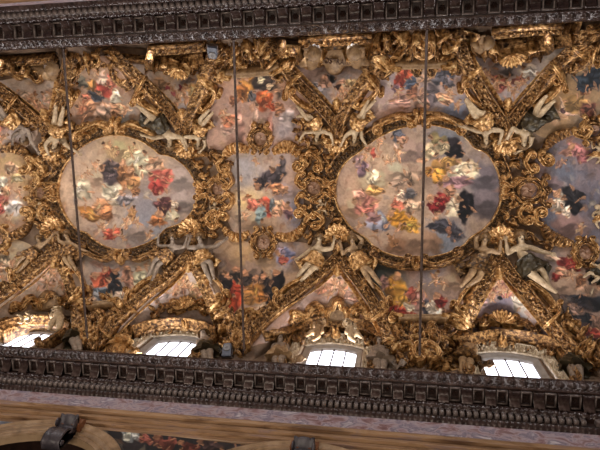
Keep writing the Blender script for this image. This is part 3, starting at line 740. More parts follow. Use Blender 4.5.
SP['ov2'] = dict(sky=((202,180,166),(174,154,152)), grad=[(447,138,16,(126,142,176),.8),(487,190,22,(120,120,144),.85),(478,168,14,(142,136,154),.7),(446,242,18,(134,152,186),.9),(385,170,26,(222,194,170),.7),(362,190,20,(220,180,150),.6),(405,205,20,(206,178,158),.6)],
 blobs=cloud(410,150,12,(190,164,160))+cloud(484,176,13,(120,114,134))+cloud(484,202,14,(124,116,134))+cloud(426,150,9,(170,146,146))+cloud(408,190,10,(176,150,134))+cloud(430,242,10,(170,136,116))+cloud(414,240,15,(196,160,138))+cloud(425,170,11,(198,170,156))+cloud(396,172,11,(216,190,172))+cloud(372,180,11,(226,198,170))+cloud(352,208,8,(214,176,150))+cloud(396,246,8,(170,130,104))+
 [(397,133,5,7,0,(92,100,128)),(402,139,5,4,0,(180,140,120))]+putto(398,152,8,20,(190,170,160))+[(450,147,9,10,10,(40,36,46)),(455,151,8,6,0,(34,30,40)),(438,142,8,8,-20,(116,108,76)),(443,147,6,6,0,(176,166,140)),(430,151,6,8,30,(206,190,160)),(422,160,4,3,0,FL)]+
 [(463,172,14,8,-20,(224,210,190)),(470,166,8,6,0,(214,196,170)),(447,163,11,5,-15,(190,150,84)),(440,168,8,8,0,(186,142,80)),(437,175,7,7,0,(198,144,56)),(428,171,4,5,0,(190,130,60)),(456,182,15,5,-5,(152,116,134)),(446,178,3,3,0,FL)]+
 [(441,203,8,9,0,(142,36,42)),(447,196,5,4,-30,(160,60,56)),(434,207,5,5,0,(126,30,36)),(430,198,3,3,0,FL),(455,208,8,9,10,(222,206,188)),(459,201,5,6,0,(206,184,160)),(466,206,6.5,14,5,(26,24,34)),(463,214,5,6,0,(30,28,38)),(436,219,3.4,3,0,FL),(449,191,5,4,0,(150,110,90))]+
 [(446,228,15,6,18,(72,74,94)),(455,236,6,6,0,(82,84,104)),(434,226,7,3,-15,(64,66,84)),(448,231,3,3,0,(170,120,100))]+
 [(403,222,15,8,22,(208,152,42)),(396,218,8,8,0,(198,140,40)),(412,226,7,5,0,(216,168,70)),(391,213,3,3,0,FL)]+[(400,203,7,6,-10,(200,112,92)),(402,196,4,5,0,(220,190,176)),(410,193,6,5,0,(120,120,134)),(413,206,8,6,0,(196,168,148))]+
 [(365,203,10,10,35,(214,138,130)),(360,196,6,7,0,(222,156,144)),(370,211,5,5,0,(196,116,110)),(378,222,10,9,0,(142,152,190)),(373,218,6,5,0,(170,130,140)),(375,190,8,5,10,(212,162,92)),(362,167,5,8,0,(150,122,150)),(358,160,4,5,0,(170,140,150)),(373,178,6,7,0,(228,206,184))]+
 putto(372,150,9,-20,(200,130,110))+putto(380,142,7,40)+putto(365,156,6,10)+putto(388,160,6,-60)+[(373,152,3,4,0,(196,90,80)),(411,178,9,6,35,(170,146,130)),(399,183,7,5,-20,(190,164,150))]+fig(392,240,16,-30,(170,124,84))+putto(360,226,6,60))
SP['sq'] = dict(sky=((196,182,190),(208,182,166)), grad=[(247,201,13,(252,222,160),.85),(243,170,16,(166,176,202),.6),(300,214,16,(122,132,176),.8),(286,180,14,(196,166,160),.6),(265,227,16,(206,176,152),.7)],
 blobs=cloud(255,222,11,(206,176,154))+cloud(285,190,8,(184,166,178))+cloud(240,215,7,(200,176,160))+[(269,178,12,7,-25,(74,68,80)),(281,168,5,9,15,(90,84,96)),(261,183,6,6,0,(62,56,66)),(258,186,3,3,0,(190,140,110)),(276,188,6,5,0,(206,140,100)),(284,190,5,4,0,(198,150,120))]+
 [(266,208,6,9,-10,(208,80,62)),(262,203,5,4,0,(214,110,90)),(254,205,6,5,20,(206,112,98)),(261,213,5,8,10,(124,152,168)),(272,204,3,6,0,(126,140,160)),(247,199,2.8,3,0,FL),(248,196,2.8,2,0,(170,110,70))]+[(283,208,8,6,30,(196,146,122)),(279,203,4,4,0,FLL),(288,214,5,4,40,(124,92,112)),(277,212,4,5,0,(200,156,130))]+putto(246,214,6,20)+putto(256,160,5,-20)+putto(241,178,4,10))
SP['sqr'] = dict(sky=((118,120,150),(150,132,146)), grad=[(555,232,16,(98,128,178),.8),(563,170,14,(112,126,160),.7),(570,222,14,(168,134,134),.7),(590,200,14,(96,100,128),.5)],
 blobs=cloud(566,225,12,(158,128,134))+cloud(552,185,9,(140,124,142))+[(577,150,11,6,15,(172,112,122)),(583,158,6,5,0,(150,92,104)),(566,152,6,3,-20,(190,140,130)),(571,147,3,3,0,FL),(561,203,7,10,25,(226,216,206)),(556,206,5,6,0,(210,198,190)),(572,195,10,7,20,(36,36,44)),(574,207,8,6,10,(28,28,36)),(566,212,4,5,0,(214,202,194)),(550,201,4,2.5,0,FL),(556,193,4,2.5,-30,FL)]+fig(562,162,14,60,(150,120,120))+putto(580,228,6,20))
SP['sql'] = dict(sky=((216,190,144),(204,166,142)), grad=[(14,205,12,(200,196,196),.8),(0,195,12,(206,130,116),.6)], blobs=[(2,197,6,10,10,(206,122,112)),(3,184,5,8,0,(230,216,206)),(8,190,4,5,0,FL),(15,208,8,7,0,(196,194,202)),(0,208,5,6,0,(190,96,92)),(18,178,6,5,0,(226,196,150)),(12,168,7,5,20,(214,176,150))]+putto(20,192,6,10)+putto(10,222,6,-30))
SP['t1'] = dict(sky=((196,160,134),(170,150,148)), grad=[(122,118,14,(134,150,170),.7),(75,70,14,(206,180,150),.5)], blobs=[(91,85,6,5,0,(178,132,72)),(82,82,6,6,0,(112,112,104)),(90,108,14,9,-20,(182,134,104)),(104,112,9,7,20,(192,164,152)),(118,108,8,6,10,FL),(97,96,8,4,25,(72,78,96)),(107,86,9,10,-10,(208,84,72)),(103,78,5,6,0,(226,190,180)),(113,80,5,6,20,(220,130,110)),(116,96,5,7,10,(234,212,200)),(86,98,4,4,0,(206,120,100))]+fig(84,104,16,10,(186,120,90))+putto(126,108,7,40)+putto(95,70,6,-20))
SP['t2'] = dict(sky=((204,170,160),(184,152,146)), grad=[(284,128,12,(176,170,188),.8),(236,75,12,(210,170,140),.5)], blobs=[(255,127,3,18,0,(212,182,172)),(270,128,3,18,0,(186,138,132)),(240,128,4,18,0,(190,146,138)),(228,128,7,5,0,(206,176,168),.1),(228,128,4.6,3.2,0,(182,146,140),.1),(288,118,7,8,0,(190,180,192),.15)]+
 [(257,66,15,3,0,(234,222,204)),(247,85,8,12,10,(216,152,72)),(242,92,5,8,0,(190,120,60)),(265,80,10,12,-15,(72,58,54)),(258,72,6,5,0,(60,48,46)),(261,79,4,3,0,(226,206,180)),(270,86,3,3,0,(220,190,160)),(264,99,7,9,20,(212,102,52)),(271,105,4,4,0,(200,80,40)),(282,84,8,14,-20,(124,98,82)),(252,96,4,5,0,(80,80,90)),(279,108,4,6,0,(160,110,80)),(234,100,4,5,0,(170,110,80)),(228,118,8,6,30,(190,120,90)),(247,77,3,3,0,FL)]+putto(224,113,6,20))
SP['t3'] = dict(sky=((206,178,168),(178,168,186)), grad=[(455,113,14,(124,142,188),.9),(395,108,14,(206,166,164),.7),(376,100,12,(200,180,190),.6),(430,62,14,(206,184,166),.7)], blobs=[(430,60,11,7,0,(206,186,170)),(428,78,10,4,0,(190,160,140)),(405,72,9,13,15,(206,88,60)),(411,64,6,5,20,(214,110,84)),(400,80,5,8,0,(184,70,52)),(411,83,6,6,0,(92,112,152)),(442,75,10,9,-20,(88,92,114)),(448,82,5,6,0,(104,104,124)),(432,95,6,10,10,(112,106,122)),(445,98,8,5,15,(216,162,132)),(413,92,5,6,0,(152,102,82)),(401,100,9,7,0,(212,166,160)),(422,100,6,9,0,(186,150,140)),(437,68,3,3,0,(200,150,120)),(416,70,3,3,0,FL),(396,88,4,5,0,(150,120,150))]+putto(398,91,6,30)+putto(450,92,6,-40)+putto(458,104,6,20))
SP['t4'] = dict(sky=((158,132,100),(178,150,116)), grad=[(590,126,14,(92,106,140),.8),(560,100,18,(186,146,96),.6),(598,70,12,(60,74,96),.6)], blobs=[(588,80,12,7,20,(44,60,82)),(596,74,8,10,0,(38,50,70)),(584,90,5,5,0,(160,104,66)),(574,104,12,8,0,(192,152,94)),(588,110,7,8,0,(112,68,58)),(563,108,10,1.6,70,(196,168,150)),(563,112,12,1.5,10,(190,160,150)),(563,110,1.8,2,0,(110,80,90)),(552,116,12,7,20,(172,140,112)),(540,118,6,5,0,(190,160,130))]+fig(584,88,16,100,(50,62,84)))
SP['t0'] = dict(sky=((212,186,170),(196,180,182)), grad=[(20,135,12,(190,186,200),.6)], blobs=[(2,112,7,7,0,(206,140,120)),(10,122,6,5,0,(226,206,196)),(0,125,6,6,0,(190,120,100))]+putto(14,113,7,10)+putto(4,138,7,40))
SP['b1'] = dict(sky=((168,160,164),(190,170,160)), grad=[(120,262,22,(170,166,180),.7),(148,268,12,(196,190,176),.6),(110,302,14,(206,184,170),.8)], blobs=[(101,283,9,10,-15,(176,84,60)),(108,275,5,7,0,(160,72,54)),(104,293,11,6,0,(104,124,152)),(96,298,6,5,0,(130,140,160)),(115,284,6,11,0,(46,48,60)),(119,291,5,6,0,(60,62,74)),(132,284,7,8,10,(196,150,132)),(139,278,5,9,0,(182,188,168)),(127,276,4,7,0,(150,110,96)),(134,293,5,5,0,(170,70,60)),(122,297,10,4,-10,(216,196,186)),(92,304,7,5,0,(196,170,150)),(106,270,3,3,0,FL),(116,271,3,3,0,(190,140,110)),(128,269,3,3,0,FL),(139,269,2.6,2.6,0,FL),(110,297,2.6,2.6,0,(220,190,140)),(96,276,3,3,0,(200,150,120))]+putto(146,266,5,20)+fig(90,290,14,10,(150,110,90)))
SP['b2'] = dict(sky=((186,166,160),(204,172,140)), grad=[(240,262,18,(216,180,130),.8),(285,256,14,(160,156,188),.7),(225,270,14,(120,100,100),.7),(260,312,14,(190,170,156),.8),(300,262,8,(110,90,80),.6)], blobs=cloud(262,258,10,(206,174,146))+cloud(250,270,9,(170,146,136))+[(285,256,8,7,-20,(122,132,190)),(281,252,4,4,0,(150,140,180)),(283,260,4,4,0,(190,92,82)),(277,253,2.4,2.4,0,FL)]+
 [(277,290,7,16,5,(36,32,40)),(272,296,5,12,0,(44,40,46)),(263,286,6,12,0,(54,48,52)),(247,281,6,9,0,(62,54,56)),(256,283,5,6,0,(70,60,60)),(254,293,10,9,-10,(192,132,60)),(248,299,6,6,0,(206,150,80)),(262,298,5,5,0,(176,116,52)),(233,300,8,15,10,(208,80,46)),(236,290,6,7,0,(190,64,40)),(225,284,6,10,0,(50,44,48)),(237,276,5,6,0,(70,60,58)),(286,300,6,12,0,(60,52,54)),(262,310,9,5,0,(196,176,156)),(262,314,8,5,0,(170,150,136))]+[(a,b,2.8,3.2,0,(206,150,116)) for a, b in ((276,273),(263,276),(256,279),(245,274),(236,270),(228,276))])
SP['b3'] = dict(sky=((170,150,148),(184,160,156)), grad=[(432,270,14,(144,152,190),.8),(386,274,18,(60,70,70),.9),(455,275,12,(200,170,150),.6),(415,270,10,(190,150,140),.5)], blobs=cloud(452,282,9,(204,172,152))+[(396,294,9,16,10,(206,152,50)),(404,303,7,9,0,(214,164,66)),(390,287,5,9,0,(186,130,44)),(397,277,3.6,4,0,(222,162,124)),(403,316,14,7,10,(188,62,46)),(395,314,8,6,0,(170,50,40)),(413,320,8,5,0,(206,84,60)),(415,296,7,7,0,(192,112,102)),(411,291,3,3,0,(190,90,80)),(422,302,6,9,0,(180,140,140)),(427,312,5,11,0,(62,64,82)),(440,303,6,7,20,(152,50,50)),(436,316,7,7,0,(230,222,216)),(431,307,5,5,0,(220,206,200)),(437,297,3.4,3.4,0,(216,160,130)),(384,283,4,6,0,(160,120,120)),(409,308,5,4,0,(224,206,190)),(448,315,4,5,0,(120,80,60))]+putto(435,278,8,20)+putto(442,284,6,-40)+putto(420,286,6,10))
SP['b4'] = dict(sky=((146,130,130),(178,154,148)), grad=[(565,292,20,(198,170,152),.8),(545,262,14,(150,144,160),.6)], blobs=cloud(560,287,10,(196,166,152))+[(567,263,10,6,12,(152,52,52)),(574,267,6,5,0,(170,70,66)),(557,277,6,4,-20,(150,48,46)),(562,272,7,4,20,(190,140,120)),(551,258,8,3,20,(206,180,166)),(586,303,20,7,8,(40,44,58)),(572,300,8,5,0,(50,54,70)),(598,276,8,12,0,(34,34,42)),(580,282,5,6,0,(152,102,72)),(588,262,6,8,0,(120,90,90)),(590,290,10,6,0,(196,160,140)),(577,257,3,3,0,FL)]+putto(572,275,6,30))
SP['b5'] = dict(sky=((84,76,84),(120,100,100)), grad=[(595,335,12,(150,70,62),.6)], blobs=[(593,334,9,5,15,(160,62,52)),(584,318,9,5,25,(46,50,62)),(598,322,7,6,0,(150,120,110)),(590,342,6,4,0,(60,56,66)),(576,310,8,4,30,(160,134,130))])
SP['b0'] = dict(sky=((172,176,186),(204,184,156)), grad=[(15,268,12,(206,196,150),.6)], blobs=[(8,268,7,6,0,(190,160,140)),(20,262,6,5,0,(206,190,140)),(4,258,7,5,20,(186,170,150)),(12,280,8,6,0,(196,176,170)),(22,255,4,4,0,(180,150,130))]+putto(14,264,7,20)+putto(3,278,6,-20))
def lun(c1, c2, blobs, grad=()): return dict(sky=(c1, c2), grad=list(grad), blobs=blobs)
SP['lt1'] = lun((206,202,208),(196,180,176), [(16,98,9,6,0,(170,164,156)),(30,104,8,8,20,(216,166,146)),(38,110,6,6,0,(206,150,128)),(50,98,8,6,60,(224,176,162)),(24,96,7,5,0,(190,170,160))]+putto(33,101,8,10)+putto(41,107,7,-40)+putto(51,95,7,20)+putto(46,110,6,40), [(58,85,8,(236,230,228),.8)])
SP['lt2'] = lun((226,208,198),(194,190,204), [(160,86,8,7,0,(206,170,140)),(187,82,7,6,0,(176,160,166)),(193,92,5,8,10,(216,180,130))]+putto(178,96,7,10)+putto(171,89,6,-30)+putto(184,90,7,20)+putto(188,100,6,50)+putto(176,105,6,0)+[(168,89,2,2.5,0,(190,90,110)),(181,87,1.6,2.5,0,(120,50,70)),(173,94,2,2,0,(200,110,120))], [(186,115,10,(176,178,200),.8),(150,80,14,(226,206,194),.6)])
SP['lt3'] = lun((164,166,190),(202,186,190), [(330,80,5,4,20,(66,70,84)),(321,86,4,4,0,(110,118,140)),(324,83,7,5,10,(206,170,160)),(315,90,6,6,0,(150,156,180)),(345,88,8,8,0,(212,166,146)),(352,84,6,5,0,(220,190,150))]+putto(343,93,7,20,(190,150,120))+putto(350,92,6,-20)+putto(338,97,6,50)+putto(345,101,5,0)+[(338,87,2,2,0,(60,40,40))], [(300,72,14,(196,176,186),.7),(340,108,8,(170,176,196),.7)])
SP['lt4'] = lun((172,172,196),(196,186,196), [(486,78,9,5,10,(150,104,110)),(500,84,7,7,0,(172,100,96)),(521,80,10,4,-20,(170,104,104)),(505,68,10,6,0,(140,140,160)),(530,72,9,6,0,(206,206,220))]+putto(497,82,8,30)+putto(508,84,7,-20)+putto(523,82,7,60)+putto(487,75,7,-30)+putto(514,93,6,10), [(556,64,14,(230,232,240),.9),(505,102,10,(196,190,206),.6)])
SP['lb1'] = lun((226,214,212),(206,186,178), [(50,272,8,7,0,(224,180,166)),(44,283,9,6,0,(206,176,168)),(66,285,6,8,0,(220,190,180))]+putto(53,271,7,10)+putto(46,282,7,-30)+putto(62,282,7,20)+putto(66,296,6,0), [(60,300,12,(226,214,214),.7)])
SP['lb2'] = lun((216,206,212),(196,182,188), [(183,282,6,8,-10,(222,164,112)),(178,290,6,5,0,(196,150,140)),(197,290,6,7,0,(206,186,140)),(203,296,6,5,0,(216,170,150)),(160,295,8,5,-30,(180,170,180))]+putto(183,281,7,10,(226,170,110))+putto(190,287,7,-30)+putto(198,291,7,40)+putto(176,290,6,60), [(150,300,12,(206,200,212),.7)])
SP['lb3'] = lun((204,194,208),(208,178,174), [(322,287,7,5,-30,(196,140,120)),(336,284,9,6,0,(220,170,150)),(345,288,12,2.2,-45,(226,150,120)),(350,296,7,5,10,(206,170,166))]+putto(321,284,7,30)+putto(335,282,7,-10)+putto(343,290,7,20)+putto(330,293,6,60)+putto(355,292,6,0), [(336,274,8,(170,160,190),.6),(310,300,10,(214,198,204),.6)])
SP['lb4'] = lun((134,140,192),(190,174,188), [(497,284,10,6,0,(192,136,124)),(488,291,8,5,20,(180,110,108)),(509,292,9,4,-10,(176,110,112)),(520,300,7,9,20,(220,220,230)),(478,302,9,5,0,(186,160,176)),(500,297,2,2,0,(40,40,46))]+putto(498,279,8,10)+putto(486,287,7,-30)+putto(511,290,7,50)+putto(503,290,6,90)+putto(492,296,6,0), [(497,272,8,(130,140,196),.8),(528,308,10,(226,230,236),.9)])
PEND = {
 't1': ([(68,60),(95,55),(112,60),(127,80),(142,99),(158,118),(140,125),(125,124),(105,121),(85,126),(74,130),(66,110),(64,85)], 'fresco with a red robed figure under the top cornice, above the left oval', 11),
 't2': ([(226,62),(250,55),(278,58),(294,78),(306,92),(316,105),(322,120),(312,140),(300,150),(285,154),(250,154),(222,150),(208,146),(208,120),(216,90)], 'fresco with yellow robed figure and pink painted arches above the middle square', 12),
 't3': ([(390,52),(425,46),(454,52),(466,75),(478,95),(490,114),(470,125),(450,122),(420,121),(395,122),(375,126),(352,124),(364,98),(380,72)], 'fresco with an orange-red robed figure above the right oval', 13),
 't4': ([(604,50),(590,56),(572,70),(553,88),(536,105),(526,122),(540,136),(565,138),(604,140)], 'ochre fresco with dark blue robed figure at the upper right edge', 14),
 't0': ([(-8,90),(8,102),(25,118),(38,132),(28,146),(10,152),(-8,152)], 'pale pink fresco cut by the left edge above the yellow panel', 15),
 'b1': ([(84,254),(100,256),(125,254),(150,257),(166,264),(152,286),(138,300),(120,312),(100,316),(84,318),(82,290)], 'fresco with a crowd in red, blue and white below the left oval', 16),
 'b2': ([(214,244),(235,240),(260,244),(290,242),(310,245),(316,260),(302,282),(288,300),(272,316),(250,326),(232,326),(226,300),(218,272)], 'fresco with black robed friars and a yellow robed figure below the middle square', 17),
 'b3': ([(362,254),(385,258),(415,262),(450,258),(474,254),(476,275),(466,297),(458,314),(447,328),(420,330),(396,328),(386,308),(376,290),(366,275)], 'fresco with a bald man in yellow beside a green drape below the right oval', 18),
 'b4': ([(524,250),(550,244),(575,244),(604,246),(604,312),(590,314),(575,308),(560,296),(546,284),(534,270)], 'fresco with red drapery and dark cloud at the lower right edge', 19),
 'b5': ([(560,296),(580,300),(604,305),(604,352),(592,350),(578,334),(566,316)], 'small dark fresco with red drapery in the lower right corner of the vault', 20),
 'b0': ([(-8,244),(15,240),(32,246),(38,258),(22,278),(5,294),(-8,300)], 'pale fresco cut by the left edge below the yellow panel', 21)}
for k, (pl, lab, sd) in PEND.items(): fresco('ceiling_fresco', pl, lab, 'fresco', SP[k], sd, .045, 'frescoes between the window vaults')
LUN = {
 'lt1': ([(-8,84),(15,78),(40,76),(62,70),(66,90),(58,115),(48,127),(36,118),(18,106),(-8,90)], 'white triangular fresco with pink cherubs, upper left, beside the first tie rod', 31),
 'lt2': ([(122,62),(150,60),(180,62),(205,60),(212,66),(208,85),(200,105),(191,122),(184,128),(174,118),(154,99),(136,82)], 'pale peach triangular fresco with cherubs below the hanging shell left of the middle', 32),
 'lt3': ([(276,56),(310,52),(335,52),(360,54),(380,56),(364,80),(353,95),(344,110),(336,120),(326,112),(310,96),(296,80)], 'blue-grey triangular fresco with cherubs under the lettered upper cartouche', 33),
 'lt4': ([(458,52),(480,46),(510,46),(545,44),(576,42),(560,64),(539,86),(520,105),(507,117),(495,110),(482,94),(470,76)], 'blue-grey triangular fresco with reddish cherubs at the upper right', 34),
 'lb1': ([(57,254),(67,275),(75,295),(84,330),(55,326),(30,328),(0,328),(-18,322),(8,293),(33,277),(46,263)], 'pinkish white triangular fresco over the leftmost window', 35),
 'lb2': ([(190,258),(203,270),(213,290),(230,338),(190,326),(160,328),(112,344),(104,340),(128,308),(152,290),(176,270)], 'lilac white triangular fresco with orange cherubs over the second window', 36),
 'lb3': ([(338,261),(352,275),(366,293),(394,334),(362,328),(338,324),(312,330),(262,344),(252,342),(298,295),(320,277)], 'lilac pink triangular fresco with cherubs over the lower lettered cartouche', 37),
 'lb4': ([(497,267),(510,279),(525,297),(548,318),(568,344),(520,334),(497,330),(475,336),(450,346),(458,312),(475,292),(485,277)], 'blue triangular fresco with cherubs over the rightmost window', 38)}
for k, (pl, lab, sd) in LUN.items(): fresco('lunette_fresco', pl, lab, 'fresco', SP[k], sd, .03, 'triangular window vault frescoes')
def offset(px, d):
    T = np.roll(px, -1, 0)-np.roll(px, 1, 0); T /= np.linalg.norm(T, axis=1)[:,None]
    Nn = np.stack([T[:,1], -T[:,0]], 1)
    a = np.sum(px[:,0]*np.roll(px[:,1], -1)-np.roll(px[:,0], -1)*px[:,1])
    return px+Nn*d*(1 if a > 0 else -1)
def part(root, name, m, fn, label=None):
    mb = MB(); fn(mb); o = mb.build(name, m, root)
    if label: o['label'] = label
    return o
# ovals with their quatrefoil frames
for key, OV, cen, lab, sd in (('ov1', OV1, (130,190), 'left quatrefoil oval painting with a red robed figure, in carved gilt frame', 41), ('ov2', OV2, (418,190), 'right and larger quatrefoil oval painting with a figure in black and white', 42)):
    root = mk_root('oval_painting', lab, 'ceiling painting', cen, None)
    sc = 1.0 if key == 'ov1' else 1.16
    px = spline(OV, 1.0, True)
    fresco('painted_field', OV, None, None, SP[key], sd, .07, None, cen, parent=root)
    part(root, 'inner_fillet', GOLDB, lambda mb: sweep(mb, offset(px, .6), 2.0*sc, .13, ROUND, closed=True, off=.06))
    part(root, 'carved_frame', GOLDD, lambda mb: relief(mb, offset(px, 5.6*sc)[::4], 8.6*sc, .17, 6.0*sc, 'scroll', closed=True, off=.06))
    part(root, 'outer_fillet', GOLD, lambda mb: sweep(mb, offset(px, 10.3*sc), 1.9*sc, .16, ROUND, closed=True, off=.04))
# square panels on the crown of the vault
PANEL = {'sq': ([(232,150),(255,146),(285,146),(300,156),(303,180),(304,200),(303,215),(296,230),(275,238),(255,238),(236,234),(226,215),(222,195),(223,170)], (264,192), 'middle square painting of a dark robed figure and a red robed one on clouds', 51),
 'sqr': ([(544,142),(565,134),(585,128),(604,130),(606,190),(604,242),(580,244),(562,240),(546,234),(536,215),(531,195),(533,168)], (575,188), 'blue panel painting at the right edge with a black and white robed figure', 52),
 'sql': ([(-14,148),(10,147),(26,158),(35,175),(38,190),(36,208),(30,224),(15,234),(-14,238)], (8,190), 'yellow panel painting cut by the left edge', 53)}
PROOT = {}
for k, (pl, cen, lab, sd) in PANEL.items():
    PROOT[k] = mk_root('panel_painting', lab, 'ceiling painting', cen, None)
    fresco('painted_field', pl, None, None, SP[k], sd, .055, None, cen, parent=PROOT[k])
# dark spandrel paintings on the arcade wall
mpw = plane(6.0)
fresco('spandrel_painting', [(88,424),(130,431),(200,440),(262,447),(285,452),(270,470),(150,470),(112,446),(100,432)], 'dark blue wall painting with a white open book between the two lower arches', 'wall painting',
 dict(sky=((46,50,62),(64,62,74)), blobs=[(131,436,9,6,5,(150,172,196),.1),(127,437,3.4,5,0,(190,206,222),.1),(136,436,3.4,5,0,(176,194,214),.1),(146,440,6,4,20,(150,84,80)),(158,441,5,5,0,(120,70,66)),(168,444,8,6,-10,(146,78,72)),(157,437,3,3,0,(170,120,96)),(181,443,3,3,0,(176,128,100)),(190,448,8,5,0,(120,60,56)),(212,446,10,5,10,(84,66,74)),(240,450,8,4,0,(90,84,96)),(200,441,3,3,0,(150,110,90))]), 61, .02, 'spandrel paintings', (180,452), mp=mpw)
fresco('spandrel_painting', [(-8,414),(20,417),(52,421),(40,424),(20,427),(-8,430)], 'pale blue wall painting wedge over the lower left arch', 'wall painting', dict(sky=((112,130,166),(150,164,190)), blobs=[(10,420,9,2.5,5,(176,186,206))]), 62, .02, 'spandrel paintings', (12,421), mp=mpw)
# ------------------------------------------------------------------ gilt and stucco work
def rootpx(name, lab, cat, c, group=None, mp=surf):
    P, N = mp([c]); return thing(name, lab, cat, P[0], group)
# ---- ribs along the groins of the window vaults
RIBS = [
 ('b', 'left', 'leftmost window', [(50,259),(28,279),(2,299),(-16,313)], 1), ('b', 'right', 'leftmost window', [(63,258),(72,278),(79,300),(83,325),(84,340)], -1),
 ('b', 'left', 'second window', [(182,264),(165,281),(145,298),(122,320),(100,345),(93,354)], 1), ('b', 'right', 'second window', [(198,264),(207,280),(217,302),(226,328),(231,348)], -1),
 ('b', 'left', 'third window', [(329,266),(311,283),(291,300),(269,318),(248,342),(240,354)], 1), ('b', 'right', 'third window', [(347,266),(360,283),(375,305),(388,328),(397,350),(402,366)], -1),
 ('b', 'left', 'rightmost window', [(489,270),(478,288),(467,308),(457,330),(449,352),(445,366)], 1), ('b', 'right', 'rightmost window', [(506,268),(522,286),(541,308),(562,333),(585,360),(592,370)], -1),
 ('t', 'left', 'upper left fresco beside the first tie rod', [(40,122),(22,108),(2,93),(-15,83)], -1), ('t', 'right', 'upper left fresco beside the first tie rod', [(57,122),(62,105),(66,85),(69,65),(69,52)], 1),
 ('t', 'left', 'fresco under the upper hanging shell left of the middle', [(177,120),(162,104),(145,88),(125,70),(106,52)], -1), ('t', 'right', 'fresco under the upper hanging shell left of the middle', [(192,120),(200,103),(208,85),(215,65),(223,43)], 1),
 ('t', 'left', 'fresco under the upper lettered cartouche', [(328,115),(312,98),(294,80),(276,60),(262,40)], -1), ('t', 'right', 'fresco under the upper lettered cartouche', [(345,115),(358,97),(372,78),(386,57),(396,36)], 1),
 ('t', 'left', 'upper right fresco with reddish cherubs', [(495,112),(481,92),(468,72),(456,50),(450,30)], -1), ('t', 'right', 'upper right fresco with reddish cherubs', [(517,113),(537,92),(558,70),(580,50),(602,30)], 1)]
for i, (row, side, what, pts, hs) in enumerate(RIBS):
    pts = [(pts[0][0]+(pts[0][0]-pts[1][0])*.6, pts[0][1]+(pts[0][1]-pts[1][1])*.6)]+pts
    where = ('%s rib of the triangle over the %s' if row == 'b' else '%s rib of the %s') % (side, what)
    r = rootpx('vault_rib', 'carved gilt ' + where, 'rib', pts[len(pts)//2], 'carved vault ribs')
    wid = 11 if i not in (6,7,14,15) else 12.5
    part(r, 'carved_band', GOLD, lambda mb: relief(mb, pts, wid, .40, 8.0, 'leaf', seed=i, off=.05))
    px = spline(pts, 1.0); T = np.gradient(px, axis=0); T /= np.linalg.norm(T, axis=1)[:,None]; Nn = np.stack([-T[:,1], T[:,0]], 1)
    part(r, 'edge_fillet', GOLDB, lambda mb: sweep(mb, px+Nn*hs*(-1)*wid*.52, 1.1, .12, ROUND, off=.12))
    # hooked scroll riding on the outer side of the rib, and a cuff lower down
    q = lambda f, d: px[int(f*(len(px)-1))]+Nn[int(f*(len(px)-1))]*hs*d
    part(r, 'hooked_scroll', GOLDB, lambda mb: scroll(mb, [q(.30,6.5), q(.42,10), q(.52,9.5)], 4.0, .28, (3.4, hs, 1.0), (4.0, -hs, 1.1), off=.06))
    part(r, 'cuff_scroll', GOLDB, lambda mb: scroll(mb, [q(.58,-5), q(.60,0), q(.585,6), q(.53,10.5)], 3.4, .3, None, (3.0, -hs, 1.0), off=.17))
    part(r, 'lower_scroll', GOLD, lambda mb: scroll(mb, [q(.66,8), q(.76,10.5), q(.88,8.5)], 3.6, .24, (2.8, hs, 1.0), (3.2, -hs, 1.0), off=.05))
    for f in (.16,.24,.62,.7,.8,.9): part(r, 'side_leaf', GOLD, lambda mb: leaf(mb, q(f, 5.5), math.degrees(math.atan2(Nn[int(f*(len(px)-1))][1]*hs, Nn[int(f*(len(px)-1))][0]*hs))+(30 if row == 'b' else -30)*hs, 10, 6, .16, .08))
